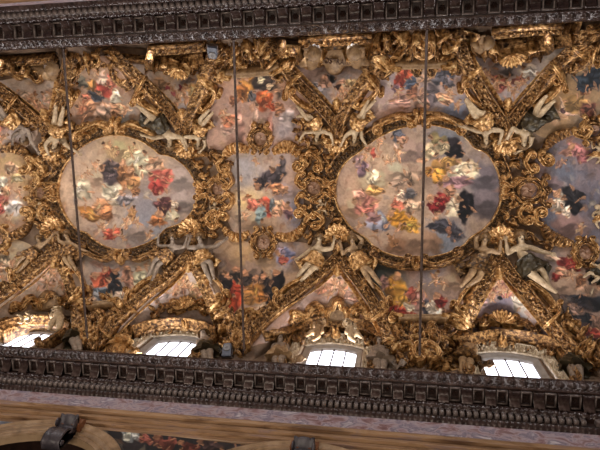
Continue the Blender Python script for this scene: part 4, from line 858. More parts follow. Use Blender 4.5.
# ---- shells and leaf drops at the points of the triangles
APEX = [('b', (57,229), 'leftmost window', 9.5, -90), ('b', (193,231), 'second window', 10.5, -90), ('b', (338,238), 'third window', 11.5, -90), ('b', (499,240), 'rightmost window', 11.5, -90),
        ('t', (55,148), 'upper left cherub triangle', 9, 90), ('t', (187,144), 'upper triangle by the floodlight', 10, 90), ('t', (337,138), 'triangle below the upper lettered cartouche', 10.5, 90), ('t', (505,138), 'upper right cherub triangle', 12, 90)]
DROP = [(58,255,90), (191,259,90), (338,263,90), (497,266,90), (48,122,-90), (184,121,-90), (337,113,-90), (506,112,-90)]
for (row, c, what, rad, an), d in zip(APEX, DROP):
    r = rootpx('shell_ornament', 'gilt scallop shell at the tip of the triangle over the '+what if row == 'b' else 'gilt scallop shell at the tip of the '+what, 'shell', c, 'scallop shells')
    part(r, 'scallop', GOLDB, lambda mb: shell(mb, c, an, rad*1.12, .5, 9, 230, off=.06))
    sg = -1 if an < 0 else 1
    part(r, 'left_volute', GOLDB, lambda mb: scroll(mb, [(c[0]-2,c[1]-sg*2), (c[0]-rad*.5,c[1]-sg*3.5), (c[0]-rad,c[1]-sg*2)], 3.2, .22, None, (3, sg, 1.1), off=.08))
    part(r, 'right_volute', GOLDB, lambda mb: scroll(mb, [(c[0]+2,c[1]-sg*2), (c[0]+rad*.5,c[1]-sg*3.5), (c[0]+rad,c[1]-sg*2)], 3.2, .22, None, (3, -sg, 1.1), off=.08))
    CE[0] = 6.0; [part(r, 'knot_leaf', GOLD, lambda mb: leaf(mb, (c[0]+a*2.5, c[1]), an+180+a*24, 17, 9, .1, .16, 5, off=.16)) for a in (-1, 0, 1)]; CE[0] = 2.0
    r2 = rootpx('leaf_drop', 'gilt acanthus leaf drop pointing into the triangle %s' % ('over the '+what if row == 'b' else 'of the '+what.replace('triangle', 'field')), 'leaf ornament', d[:2], 'acanthus leaf drops')
    CE[0] = 7.0
    part(r2, 'middle_leaf', GOLDB, lambda mb: leaf(mb, d[:2], d[2], 14, 11, .2, .14, 5, off=.25))
    part(r2, 'side_leaf', GOLD, lambda mb: leaf(mb, (d[0]-1.5, d[1]), d[2]+sg*-38, 9, 5, .16, .1, 4, off=.16))
    part(r2, 'side_leaf', GOLD, lambda mb: leaf(mb, (d[0]+1.5, d[1]), d[2]+sg*38, 9, 5, .16, .1, 4, off=.16)); CE[0] = 2.0
# ---- medallions
MED = [((219,189), 6.5, 7, 'between the left oval and the middle square', 'h'), ((314,188), 7, 7, 'between the middle square and the right oval', 'h'), ((528,190), 9, 8, 'between the right oval and the blue panel', 'h'), ((42,193), 6, 6, 'between the yellow panel and the left oval', 'h'),
       ((261,137), 6.5, 7.5, 'at the top of the middle square', 'v'), ((264,243), 7, 8, 'at the bottom of the middle square', 'v'), ((584,253), 7, 8, 'at the bottom of the blue panel', 'v'), ((592,129), 8, 7, 'at the top of the blue panel', 'v'), ((1,240), 6, 7, 'at the bottom of the yellow panel', 'v')]
MEDM = simple('rose_relief_panel', [(.3,(128,96,76)),(.55,(172,136,112)),(.8,(200,170,146))], 9, .5, .05, .5, .04)
for (c, rx, ry, what, o) in MED:
    r = rootpx('medallion', 'small gilt framed oval medallion '+what, 'medallion', c, 'oval medallions')
    c = np.array(c, float)
    def panel(mb):
        O, U, V, N, k = chart(c, 0); t = np.linspace(0, 2*PI, 32, endpoint=False)
        G = np.array([[O+(U*math.cos(a)*rx+V*math.sin(a)*ry)*k*q+N*(h+.03*math.sin(3*a+q*5)*(q < .8)*(q > .05)) for a in t] for q, h in ((1,-.05),(1,.05),(.8,.05),(.6,.09),(.4,.07),(.2,.10),(.02,.09))])
        mb.grid(G, closed_v=True, cap=True)
    part(r, 'relief_panel', MEDM, panel)
    part(r, 'gilt_ring', GOLD, lambda mb: sweep(mb, ringpath(c, rx+1.5, ry+1.5), 3.4, .26, PROF, closed=True, off=.03))
    for sx in (-1, 1):
        for sy in (-1, 1):
            if o == 'h': pts = [c+(sx*1.5, sy*(ry+3.5)), c+(sx*rx*.8, sy*(ry+4)), c+(sx*(rx+4.5), sy*(ry*.75))]
            else: pts = [c+(sx*(rx+3.2), -sy*-1.5), c+(sx*(rx+4), sy*ry*.7), c+(sx*rx*.8, sy*(ry+4))]
            hd = sx*sy if o == 'h' else -sx*sy
            part(r, 'corner_scroll', GOLDB, lambda mb: scroll(mb, pts, 2.8, .24, (2.2, -hd, 1.0), (2.6, hd, 1.1), off=.05))
    for sg in (-1, 1):
        e = c+((0, sg*(ry+2)) if o == 'h' else (0, sg*(ry+2)))
        part(r, 'crest_leaf', GOLD, lambda mb: leaf(mb, e, 90*sg, 6.5, 6, .2, .1, 4, off=.08))
# ---- gilt links from the ovals to their medallions (fan and two volutes), as parts of the oval frames
OVR = {o['label'].split()[0]: o for o in scn.objects if o.name.startswith('oval_painting')}
for key, c, an in (('left', (205,190), 0), ('left', (52,192), 180), ('right', (508,189), 0), ('right', (328,189), 180)):
    r = OVR[key]; sg = 1 if an == 0 else -1
    part(r, 'link_fan', GOLDB, lambda mb: shell(mb, c, an+180, 7.5, .28, 7, 150, off=.12))
    part(r, 'link_scroll', GOLDB, lambda mb: scroll(mb, [(c[0]-sg*4,c[1]-8),(c[0],c[1]-4),(c[0]+sg*6,c[1]-3)], 3, .26, (3, -sg, 1), None, off=.14))
    part(r, 'link_scroll', GOLDB, lambda mb: scroll(mb, [(c[0]-sg*4,c[1]+8),(c[0],c[1]+4),(c[0]+sg*6,c[1]+3)], 3, .26, (3, sg, 1), None, off=.14))
# scrolls and clasps above and below the ovals
for key, tc, bc, k in (('left', (117,123), (122,259), .9), ('right', (419,115), (416,265), 1.0)):
    r = OVR[key]
    for (c, sg) in ((tc, -1), (bc, 1)):
        c = np.array(c, float)
        part(r, 'clasp', GOLDB, lambda mb: [scroll(mb, [c+(-3*k,-sg*4), c+(-3.6*k,0), c+(-2*k,sg*4.5)], 3, .34, (2,1,1), (2,-1,1), off=.12), scroll(mb, [c+(3*k,-sg*4), c+(3.6*k,0), c+(2*k,sg*4.5)], 3, .34, (2,-1,1), (2,1,1), off=.12), leaf(mb, c+(0,-sg*5), 90*sg, 10, 6, .2, .14, 4, off=.16)])
        for sx in (-1, 1):
            pts = [c+(sx*8*k, sg*-1), c+(sx*18*k, sg*2.0), c+(sx*30*k, sg*-1.5), c+(sx*42*k, sg*-7)]
            part(r, 'long_scroll', GOLDB if sg < 0 else GOLD, lambda mb: scroll(mb, pts, 5.2*k, .3, (4.2*k, sx*sg*1, 1.0), (5*k, -sx*sg, 1.15), off=.12))
# ---- gadrooned bands and corner scrolls round the crown panels
def gad(k, pts, w, h=.34): part(PROOT[k], 'gadrooned_band', GOLDB if k == 'sq' else GOLD, lambda mb: gadroon(mb, pts, w, h, 4.2, off=.08))
def psc(k, pts, w, c0, c1, h=.3, m=None): part(PROOT[k], 'frame_scroll', m or GOLDB, lambda mb: scroll(mb, pts, w, h, c0, c1, off=.1))
gad('sq', [(250,150),(240,147),(231,149),(225,156)], 11); gad('sq', [(274,151),(284,146),(293,147),(300,155)], 12)
gad('sq', [(250,233),(240,238),(231,236),(224,228)], 9); gad('sq', [(277,235),(288,238),(298,234),(305,224)], 10)
psc('sq', [(225,156),(220,162),(222,168)], 4.5, None, (5,-1,1.3)); psc('sq', [(300,155),(306,160),(304,166)], 5, None, (5.5,1,1.3))
psc('sq', [(312,150),(319,156),(322,164)], 4.4, (3,-1,1), (4.5,1,1.2)); psc('sq', [(224,228),(219,222),(221,216)], 4.2, None, (4.6,1,1.25)); psc('sq', [(305,224),(309,217),(304,211)], 4.6, None, (5,-1,1.25))
psc('sq', [(300,172),(297,180),(301,186)], 4, (3.4,1,1.1), (3.4,-1,1.1)); psc('sq', [(300,194),(297,201),(301,209)], 4, (3.4,1,1.1), (3.4,-1,1.1))
psc('sq', [(231,173),(234,181),(230,187)], 3.8, (3.2,-1,1.1), (3.2,1,1.1)); psc('sq', [(231,194),(234,201),(230,208)], 3.8, (3.2,-1,1.1), (3.2,1,1.1))
psc('sq', [(318,214),(324,221),(320,228)], 4.2, (4,-1,1.1), (4.5,1,1.2)); psc('sq', [(213,212),(208,219),(212,227)], 4, (3.6,1,1.1), (4,-1,1.2))
gad('sqr', [(572,131),(562,133),(552,138),(544,148)], 11); gad('sqr', [(542,226),(549,236),(560,242),(572,244)], 12)
psc('sqr', [(544,148),(538,153),(541,160)], 5, None, (6,-1,1.35)); psc('sqr', [(527,152),(524,160),(528,168)], 4.6, (4,1,1.1), (5,-1,1.2)); psc('sqr', [(542,226),(535,222),(534,214)], 5.2, None, (6,1,1.3)); psc('sqr', [(522,206),(518,214),(523,222)], 4.6, (4.5,1,1.2), (5,-1,1.2)); psc('sqr', [(530,236),(536,243),(546,244)], 4.4, (4,-1,1.1), (4,1,1.1), m=GOLD); psc('sqr', [(574,132),(583,134),(588,128)], 4, (3,1,1), (4,-1,1.1)); psc('sqr', [(543,176),(541,184),(544,190)], 3.6, (3,1,1), (3,-1,1), m=GOLD); psc('sqr', [(541,193),(540,200),(544,206)], 3.6, (3,1,1), (3,-1,1), m=GOLD)
gad('sql', [(4,149),(14,146),(24,150),(31,159)], 10); gad('sql', [(6,238),(16,236),(25,231),(32,222)], 10)
psc('sql', [(31,159),(35,164),(32,170)], 4.2, None, (4.6,1,1.3)); psc('sql', [(32,222),(37,216),(34,210)], 4.4, None, (5,-1,1.3)); psc('sql', [(0,149),(-6,147),(-10,152)], 4, None, (4,-1,1.2)); psc('sql', [(40,172),(43,178),(41,184)], 3.4, (3,-1,1), (3,1,1)); psc('sql', [(46,205),(43,212),(46,220)], 3.4, (3,1,1), (3,-1,1)); psc('sql', [(36,156),(41,162),(46,166)], 3.8, (3.4,-1,1.1), (3.6,1,1.1))
# ---- applied foliage filling the ground between the frames
FOL = [([(192,152),(214,150),(224,158),(226,178),(210,182),(200,172)], 'upper right of the left oval', 6), ([(200,206),(212,196),(228,200),(224,222),(212,236),(196,236),(190,226)], 'lower right of the left oval', 6),
 ([(304,148),(322,150),(336,158),(332,178),(322,180),(304,178)], 'upper left of the right oval', 6), ([(306,200),(326,198),(334,214),(346,230),(330,236),(310,236),(304,216)], 'lower left of the right oval', 6),
 ([(492,150),(510,150),(526,152),(536,170),(520,180),(506,176),(500,164)], 'upper right of the right oval', 6.5), ([(502,206),(520,200),(534,208),(534,226),(520,240),(504,238),(492,228)], 'lower right of the right oval', 6.5),
 ([(36,150),(54,158),(66,152),(60,170),(52,184),(40,182),(34,166)], 'upper left of the left oval', 5.5), ([(36,204),(50,198),(60,212),(70,228),(60,238),(40,232),(34,220)], 'lower left of the left oval', 5.5),
 ([(300,122),(318,120),(332,130),(330,148),(314,150),(298,142)], 'above left of the right oval beside the middle square', 6),
 ([(70,126),(84,124),(96,124),(82,140),(72,150),(62,148)], 'above left of the left oval', 5.5)]
for i, (pl, what, sep) in enumerate(FOL):
    cen = np.mean(pl, 0); r = rootpx('gilt_foliage', 'gilt foliage and curls covering the ground '+what, 'foliage relief', cen, 'gilt foliage fields')
    part(r, 'leafage', GOLD, lambda mb: foliage(mb, pl, 100+i, sep+.8, 10, .16, scr=.35, off=.02))
    part(r, 'high_curls', GOLDB, lambda mb: foliage(mb, pl, 200+i, sep*1.7, 10, .2, scr=1.0, off=.08))
# gilt piers rising between the windows and under the upper cornice
PIER = [([(86,310),(108,300),(124,316),(104,342),(92,352),(84,346)], 'left pier behind the first tie rod', -90), ([(224,318),(246,316),(262,312),(262,322),(246,346),(238,358),(226,354)], 'lower pier behind the middle tie rod', -90),
 ([(388,322),(400,326),(446,325),(460,322),(456,346),(450,370),(398,368),(392,346)], 'lower pier behind the right tie rod', -90), ([(570,320),(590,348),(604,350),(604,376),(590,374)], 'lower pier at the right edge', -90),
 ([(66,52),(92,50),(112,52),(96,62),(76,64)], 'upper pier behind the first tie rod', 90), ([(222,44),(262,38),(280,60),(258,62),(232,64),(222,70)], 'upper pier behind the middle tie rod', 90),
 ([(390,34),(452,28),(460,52),(444,54),(424,50),(396,54)], 'upper pier behind the right tie rod', 90), ([(574,44),(604,24),(604,58),(590,56)], 'upper pier at the right edge', 90)]
for i, (pl, what, fl) in enumerate(PIER):
    cen = np.mean(pl, 0); r = rootpx('pier_relief', 'gilt acanthus relief covering the '+what, 'foliage relief', cen, 'gilt pier reliefs')
    part(r, 'leafage', GOLD, lambda mb: foliage(mb, pl, 300+i, 5.0, 12, .2, flow=fl, scr=.3, off=.03))
    part(r, 'high_curls', GOLDB, lambda mb: foliage(mb, pl, 400+i, 9, 12, .24, flow=fl, scr=.8, off=.12))
# the big cartouche with drapery at the foot of the right-hand pier, and its twin hanging from the upper one
for (c, sg, lab) in (((424,356), 1, 'gilt shield cartouche at the foot of the pier behind the right tie rod'), ((424,40), -1, 'gilt mask-like cartouche hanging at the top of the right tie rod'), ((243,345), 1, 'gilt cartouche at the foot of the middle tie rod'), ((92,340), 1, 'gilt cartouche at the foot of the first tie rod')):
    c = np.array(c, float); r = rootpx('pier_cartouche', lab, 'cartouche', c); k = 1.0 if c[0] > 300 else .75
    part(r, 'shield', GOLDB, lambda mb: mb.ball(chart(c, 0)[0]+chart(c, 0)[3]*.12, (7*k*mpp(surf([c])[0])[0], 6*k*mpp(surf([c])[0])[0], .22), np.array(chart(c, 0)[1:4]), 18, 12))
    for sx in (-1, 1):
        part(r, 'volute', GOLDB, lambda mb: scroll(mb, [c+(sx*3*k,-sg*8*k), c+(sx*9*k,-sg*4*k), c+(sx*10*k,sg*5*k)], 4*k, .32, (3.2*k, -sx*sg, 1.1), (3.6*k, sx*sg, 1.1), off=.14))
        part(r, 'tall_scroll', GOLD, lambda mb: scroll(mb, [c+(sx*11*k,-sg*6*k), c+(sx*14*k,-sg*16*k), c+(sx*10*k,-sg*26*k)], 4.4*k, .3, (4*k, sx*sg, 1.1), (4*k, -sx*sg, 1.2), off=.1))
    for a in (-1,0,1): part(r, 'crest_leaf', GOLDB, lambda mb: leaf(mb, c+(a*2*k, -sg*6*k), -90*sg+a*28, 13*k, 6*k, .2, .12, 4, off=.14))
# ledge-like scroll boards at the foot of the painted scenes
for (a, b, lab, sg) in (((398,324),(446,324),'pale scroll-ended ledge under the bald man fresco', 1), ((228,66),(276,62),'pale ledge at the head of the pink arches fresco', -1), ((92,312),(118,308),'pale ledge under the lower left crowd fresco', 1), ((396,56),(446,54),'pale ledge over the orange-red robed figure', -1)):
    c = ((a[0]+b[0])/2, (a[1]+b[1])/2); r = rootpx('scroll_ledge', lab, 'ledge', c)
    part(r, 'ledge_board', TANST, lambda mb: sweep(mb, spline([a, c, b]), 6, .2, FILLET, off=.34))
    part(r, 'left_end_scroll', GOLDB, lambda mb: scroll(mb, [(a[0]+6,a[1]), a, (a[0]-3,a[1]-1)], 3.4, .26, None, (3.6, -1, 1.2), off=.4))
    part(r, 'right_end_scroll', GOLDB, lambda mb: scroll(mb, [(b[0]-6,b[1]), b, (b[0]+3,b[1]-1)], 3.4, .26, None, (3.6, 1, 1.2), off=.4))
# ---- window surrounds, pediments, crests
ENT = np.array([(-1,-2),(-1,.2),(-.8,.35),(-.62,.3),(-.5,.6),(-.2,.65),(-.1,.9),(.25,.95),(.4,1.2),(.75,1.3),(1,1.1),(1,-2)])
def facing(mp, s):
    def f(px):
        P, N = mp(px); return P, np.tile([0, -s*.5, -.866], (len(P), 1))
    return f
def textmesh(mb, txt, c, hpx, mp, off, dv=0):
    cu = bpy.data.curves.new('lettering', 'FONT'); cu.body = txt; cu.size = 1; cu.extrude = .12; cu.align_x = 'CENTER'; cu.align_y = 'CENTER'
    t = bpy.data.objects.new('lettering', cu); COL.objects.link(t); dg = bpy.context.evaluated_depsgraph_get(); me = t.evaluated_get(dg).to_mesh()
    O, U, V, N, k = chart(c, 0, mp); O = O+V*dv*k; V = -V
    vs = [O+U*v.co.x*hpx*k+V*v.co.y*hpx*k*1.2+N*(off+v.co.z*.15) for v in me.vertices]; fs = [tuple(p.vertices) for p in me.polygons]
    mb.add(vs, fs); t.evaluated_get(dg).to_mesh_clear(); bpy.data.objects.remove(t); bpy.data.curves.remove(cu)
LETT = simple('dark_lettering', [(.3,(70,44,26)),(.7,(96,64,40))], 5, .6)
PED = [ # row, window words, entablature px arc, crest kind, crest centre, scale, wall opening centre (x, head y, half width)
 ('b', 'leftmost window', [(0,332),(14,326),(36,322),(58,324),(72,331)], 'cart', (50,303), .95, (27,330,28), 'INNOCENS'),
 ('b', 'second window', [(132,334),(152,328),(176,325),(200,328),(218,336)], 'shell', (187,311), 1.0, (177,338,25), None),
 ('b', 'third window', [(264,339),(288,330),(318,325),(338,324),(362,327),(382,334),(395,342)], 'cart', (338,312), 1.15, (333,346,29), 'INCOELO'),
 ('b', 'rightmost window', [(456,346),(478,340),(502,337),(530,340),(561,349)], 'shell', (501,327), 1.08, (508,356,31), None)]
TPED = [('t', 'left cartouche', [(-6,72),(16,71),(38,70),(58,68)], 'cart', (38,72), .9, None, 'SAL'),
 ('t', 'upper left shell', [(122,58),(146,60),(176,60),(206,54)], 'shell', (180,63), .95, None, None),
 ('t', 'middle lettered cartouche', [(284,50),(306,52),(335,47),(362,49),(384,42)], 'cart', (335,57), 1.3, None, 'NOSTRAM'),
 ('t', 'upper right shell', [(462,42),(484,46),(516,44),(546,40),(574,33)], 'shell', (512,48), 1.15, None, None)]
for (row, what, arc, kind, cc, k, op, txt) in PED+TPED:
    sg = 1 if row == 'b' else -1; yy = sg*5.15; mp = wallmap(yy); up = -1 if row == 'b' else 1       # up = image direction away from the cornice
    r = rootpx('window_pediment', ('curved gilt pediment with %s above the %s' if row == 'b' else 'gilt pediment hanging under the upper cornice, with the %.0s%s') % ({'cart':'cartouche','shell':'shell crest'}[kind], what), 'pediment', cc, 'window pediments', mp)
    arcs = arc if row == 'b' else arc[::-1]
    if row == 'b' or kind == 'shell':
        part(r, 'entablature', GOLD, lambda mb: sweep(mb, spline(arcs), (8.5 if row == 'b' else 9.5)*k, .26, ENT, mp))
    else:                                          # broken pediment: two raking pieces
        h = len(arc)//2; a1 = spline(arc[:h+1]); a2 = spline(arc[h:] if len(arc) % 2 else arc[h-0:])
        f1 = np.array(arc[:h+1], float); 
        n = len(spline(arc)); full = spline(arc)
        part(r, 'raking_piece', GOLDB, lambda mb: sweep(mb, full[int(n*.0):int(n*.40)][::-1], 9*k, .3, ENT, mp))
        part(r, 'raking_piece', GOLDB, lambda mb: sweep(mb, full[int(n*.60):][::-1], 9*k, .3, ENT, mp))
        part(r, 'back_board', GOLDD, lambda mb: sweep(mb, full[::-1], 7*k, .12, FILLET, mp, off=-.1))
    mpf = wallmap(sg*4.95); c = np.array(cc, float)
    if kind == 'shell':
        part(r, 'shell_crest', GOLDB, lambda mb: shell(mb, c, 90*up, 11.5*k, .42, 9, 190, mpf, off=.12))
        for sx in (-1, 1):
            part(r, 'crest_scroll', GOLDB, lambda mb: scroll(mb, [c+(sx*12*k,up*10*k), c+(sx*10*k,up*4*k), c+(sx*15*k,-up*1*k)], 4*k, .26, (3*k, -sx*up, 1.1), (3*k, sx*up, 1.1), mpf))
            part(r, 'crest_scroll', GOLD, lambda mb: scroll(mb, [c+(sx*17*k,up*7*k), c+(sx*25*k,up*5*k), c+(sx*33*k,-up*3*k)], 5*k, .26, (4*k, sx*up, 1.15), (3.4*k, -sx*up, 1.1), mpf))
            for j in (0,1,2): part(r, 'crest_leaf', GOLD, lambda mb: leaf(mb, c+(sx*(14+9*j)*k, 0), 90*up-sx*up*(20+15*j)*1, 12*k, 7*k, .2, .1, 4, mpf))
    else:
        def plaque(mb):
            O, U, V, N, kk = chart(c, 0, facing(mpf, sg)); O = O+N*(.36 if sg > 0 else .12)
            out = [(-14,2),(-13,-4*1),(-8,-5),(-5,-10),(0,-12),(5,-10),(8,-5),(13,-4),(14,2),(12,8),(0,10),(-12,8)]
            out = spline([(a*k, -b*up*k) for a, b in out], 1.2, True)
            G = np.array([[O+(U*p[0]+V*p[1])*kk*q+N*d for p in out] for q, d in ((1,-.1),(1,.08),(.93,.13),(.5,.17),(.05,.18))]); mb.grid(G, closed_v=True, cap=True)
        part(r, 'plaque', TANST, plaque)
        part(r, 'plaque_rim', GOLDB, lambda mb: scroll(mb, [c+(-14*k,up*0), c+(-12*k,up*5*k), c+(-7*k,up*6.5*k), c+(-4*k,up*11*k), c+(0,up*12.5*k), c+(4*k,up*11*k), c+(7*k,up*6.5*k), c+(12*k,up*5*k), c+(14*k,0)], 3.4*k, .3, (2.6*k, up, 1.1), (2.6*k, -up, 1.1), mpf, off=.06 if sg < 0 else .26))
        part(r, 'lettering', LETT, lambda mb: textmesh(mb, txt, tuple(c), 5.4*k*(6/len(txt))**.6, facing(mpf, sg), .315+(.24 if sg > 0 else 0), up*1.0*k))
        for sx in (-1, 1):
            part(r, 'wave_scroll', GOLDB, lambda mb: scroll(mb, [c+(sx*15*k,up*3*k), c+(sx*20*k,up*7.5*k), c+(sx*26*k,up*5*k), c+(sx*30*k,-up*1*k), c+(sx*37*k,-up*0*k)], 5.4*k, .3, (3*k, sx*up, 1.05), (3.4*k, -sx*up, 1.1), mpf))
            part(r, 'wave_scroll', GOLD, lambda mb: scroll(mb, [c+(sx*17*k,-up*0), c+(sx*24*k,up*1*k), c+(sx*30*k,-up*5*k), c+(sx*40*k,-up*5*k)], 4*k, .24, (2.6*k, sx*up, 1.0), (3*k, -sx*up, 1.1), mpf))
        for a in (-2.6,-1.7,1.7,2.6): part(r, 'crest_leaf', GOLD, lambda mb: leaf(mb, c+(a*9*k, -up*1*k), 90*up+a*-30*up, 9*k, 6*k, .18, .1, 4, mp))
    if row == 't':
        kk = TPED.index((row, what, arc, kind, cc, k, op, txt))+1; xc = X0+(kk-2)*M; a = np.linspace(-1, 1, 15)*(WHW+.55); mw = plane(-5.4)
        r2 = rootpx('window_surround', 'carved pale gilt window head under the cornice by the '+what.replace('left cartouche', 'leftmost cartouche'), 'window surround', proj([(xc, -5.4, H+2.6)])[0], 'carved window surrounds', mw)
        hp = [[(-6,61),(30,59),(56,57)],[(150,49),(180,47),(206,44)],[(300,41),(322,39.5),(346,38),(372,36.5)],[(492,32),(525,29),(562,27)]][kk-1]
        part(r2, 'carved_head', GOLD, lambda mb: relief(mb, hp[::-1], 8, .3, 7, 'scroll', wallmap(-5.3), .1))
    if op:
        ox, oy, hw = op; mw = plane(sg*5.42); r2 = rootpx('window_surround', 'carved silvery gilt surround framing the '+what, 'window surround', (ox, oy-4), 'carved window surrounds', mw)
        xc = X0+({'leftmost window':1,'second window':2,'third window':3,'rightmost window':4}[what]-2)*M
        a = np.linspace(-1, 1, 15)*(WHW+.42)
        hp = np.array([(xc+q, 5.42, headz(q, WHW+.42, WH0+.12, WH1+.34)) for q in a]); jl = np.array([(xc-WHW-.42, 5.42, H+z) for z in np.linspace(.2, WH0, 8)]); jr = np.array([(xc+WHW+.42, 5.42, H+z) for z in np.linspace(WH0, .2, 8)])
        part(r2, 'carved_head', SILV, lambda mb: relief(mb, proj(hp), 11*k, .2, 7*k, 'scroll', mw, .1))
        part(r2, 'carved_jamb', SILV, lambda mb: relief(mb, proj(jl), 10*k, .2, 7*k, 'scroll', mw, .1)); part(r2, 'carved_jamb', SILV, lambda mb: relief(mb, proj(jr), 10*k, .2, 7*k, 'scroll', mw, .1))
        pe = proj(np.array([(xc, 5.3, H+WH1+.5)]))[0]
        part(r2, 'key_mask', GOLDB, lambda mb: [mb.ball(plane(5.25)([pe])[0][0], (.2,.14,.24), nu=12, nv=9), leaf(mb, pe+(0,2), -60, 10, 5, .2, .1, 4, plane(5.2)), leaf(mb, pe+(0,2), -120, 10, 5, .2, .1, 4, plane(5.2))])
        part(r2, 'head_leafage', GOLD, lambda mb: foliage(mb, [tuple(q) for q in proj(hp+[0,-.05,.32])]+[tuple(q) for q in proj(hp+[0,-.05,.62])[::-1]], int(ox), 5, 9, .16, plane(5.3), scr=.4))
        for sx in (-1, 1):
            jb = proj(np.array([(xc+sx*(WHW+.75), 5.3, H+z) for z in (2.9, 2.2, 1.4, .7)]))
            part(r2, 'side_scroll', GOLD, lambda mb: scroll(mb, jb, 5*k, .3, (4*k, -sx, 1.1), (4*k, sx, 1.1), plane(5.35)))
# ------------------------------------------------------------------ stucco figures
EYEM = simple('shadowed_eye', [(.3,(60,50,42)),(.7,(80,68,56))], 8, .5)
HAIRM = simple('brown_gilt_hair', [(.3,(74,54,34)),(.6,(120,90,54)),(.8,(160,126,80))], 14, .5, .2, .5, .03)
FAT = 1.28
def statue(lab, J, body, cloth, group, mp=surf, zoff=.22, name='statue', wing=None, child=False, bodypart='body', skirt=True):
    """J: pixel joints (head, shoulder a/b, elbow a/b, hand a/b, pelvis, knee a/b, ankle a/b); one skinned body, drapery and hair as its parts"""
    keys = ['head','sa','sb','ea','eb','ha','hb','pe','ka','kb','aa','ab']
    P, N = mp([J[k] for k in keys]); Nm = N.mean(0); Nm /= np.linalg.norm(Nm)
    off = dict(head=.34, sa=.24, sb=.24, ea=.30, eb=.30, ha=.24, hb=.24, pe=.24, ka=.34, kb=.30, aa=.22, ab=.20)
    X = {k: P[i]+Nm*(off[k]+zoff-.1) for i, k in enumerate(keys)}
    nb = (X['sa']+X['sb'])/2
    hd = X['head']-nb; L = np.linalg.norm(hd)
    k = np.linalg.norm(X['head']-X['pe'])/.66; k = min(max(k, .4), 1.5)
    hd = hd/L; L = max(min(L, .40*k), .29*k); X['head'] = nb+hd*L
    # keep the limbs at human lengths
    def lim(a, b, lo, hi):
        d = X[b]-X[a]; l = np.linalg.norm(d); t = min(max(l, lo*k), hi*k); X[b] = X[a]+d/l*t
    if not child:
        sd = X['sb']-X['sa']; l = np.linalg.norm(sd); h = min(max(l, .34*k), .46*k); X['sa'] = nb-sd/l*h/2; X['sb'] = nb+sd/l*h/2
        for s in 'ab':
            lim('s'+s, 'e'+s, .24, .36); lim('e'+s, 'h'+s, .22, .34); lim('pe', 'k'+s, .36, .5); lim('k'+s, 'a'+s, .36, .5)
    T = nb-X['pe']; T /= np.linalg.norm(T); side = X['sb']-X['sa']; side /= np.linalg.norm(side)
    V = []; Ed = []; Rd = []; roots = []
    def v(p, r, parent=None, r2=None):
        V.append(np.array(p, float)); Rd.append((r*k*FAT, (r2 or r)*k*FAT) if r > .02 else (r*k, (r2 or r)*k))
        if parent is not None: Ed.append((parent, len(V)-1))
        return len(V)-1
    pe = v(X['pe'], .155, None, .135); roots.append(pe)
    wa = v(X['pe']+(nb-X['pe'])*.38, .125, pe, .11); ch = v(X['pe']+(nb-X['pe'])*.74+Nm*.02, .16, wa, .135)
    cb = v(nb+Nm*.0, .10, ch); nk = v(nb+hd*L*.42, .058, cb)
    jaw = v(nb+hd*L*.72+Nm*.045*k, .072, nk); sk = v(nb+hd*L*1.02+Nm*.02*k, .098, jaw); tp = v(nb+hd*L*1.26, .07, sk)
    nose = v(nb+hd*L*.9+Nm*.165*k, .021, sk)
    for s, sg in (('a', -1), ('b', 1)):
        sh = v(X['s'+s], .075, cb); el = v(X['e'+s], .052, sh); fm = v(X['e'+s]*.6+X['h'+s]*.4, .048, el); wr = v(X['h'+s], .032, fm)
        d = X['h'+s]-X['e'+s]; d /= np.linalg.norm(d); pr = np.cross(Nm, d); pr /= np.linalg.norm(pr)
        pm = v(X['h'+s]+d*.06*k, .04, wr, .022); 
        for j, (o, ln) in enumerate(((-.034,.075),(-.012,.092),(.012,.088),(.034,.068))):     # fingers, slightly curled
            b0 = v(X['h'+s]+d*.05*k+pr*o*.8*k, .0115); roots.append(b0)
            b1 = v(X['h'+s]+d*(.08+ln*.55)*k+pr*o*1.15*k+Nm*.006*k, .0105, b0); v(X['h'+s]+d*(.08+ln)*k+pr*o*1.25*k-Nm*.02*k, .009, b1)
        b0 = v(X['h'+s]+d*.025*k-pr*.02*k*sg, .013); roots.append(b0); b1 = v(X['h'+s]+d*.065*k-pr*.06*k*sg, .0115, b0); v(X['h'+s]+d*.105*k-pr*.068*k*sg, .0095, b1)
        hp = v(X['pe']-T*.03+side*sg*.075*k, .115, pe); th = v((X['pe']+side*sg*.08*k)*.5+X['k'+s]*.5, .10, hp); kn = v(X['k'+s], .068, th)
        cf = v(X['k'+s]*.62+X['a'+s]*.38, .065, kn); an = v(X['a'+s], .042, cf)
        d2 = X['a'+s]-X['k'+s]; d2 /= np.linalg.norm(d2)
        v(X['a'+s]-d2*.0+ (d2*.5+Nm*.45)*.16*k, .034, an)
    base = X['pe']
    root = thing(name, lab, 'statue', base, group)
    me = bpy.data.meshes.new(bodypart); me.from_pydata([tuple(p-base) for p in V], Ed, []); me.update()
    o = bpy.data.objects.new(bodypart, me); COL.objects.link(o); o.parent = root; me.materials.append(body)
    if not me.skin_vertices: 
        sm = o.modifiers.new('Skin', 'SKIN')
    else: sm = o.modifiers.new('Skin', 'SKIN')
    if not me.skin_vertices:
        bm = bmesh.new(); bm.from_mesh(me); bm.verts.layers.skin.verify(); bm.to_mesh(me); bm.free()
    for i, (d, r) in enumerate(zip(me.skin_vertices[0].data, Rd)):
        d.radius = r; d.use_root = i in roots
    sm.use_smooth_shade = True; sm.branch_smoothing = .6
    ss = o.modifiers.new('Subdivision', 'SUBSURF'); ss.levels = 1; ss.render_levels = 1
    # hair: locks over the back and top of the skull
    mb = MB(); hc = nb+hd*L*1.06; fw = Nm-hd*(Nm@hd); fw /= np.linalg.norm(fw); sd2 = np.cross(hd, fw)
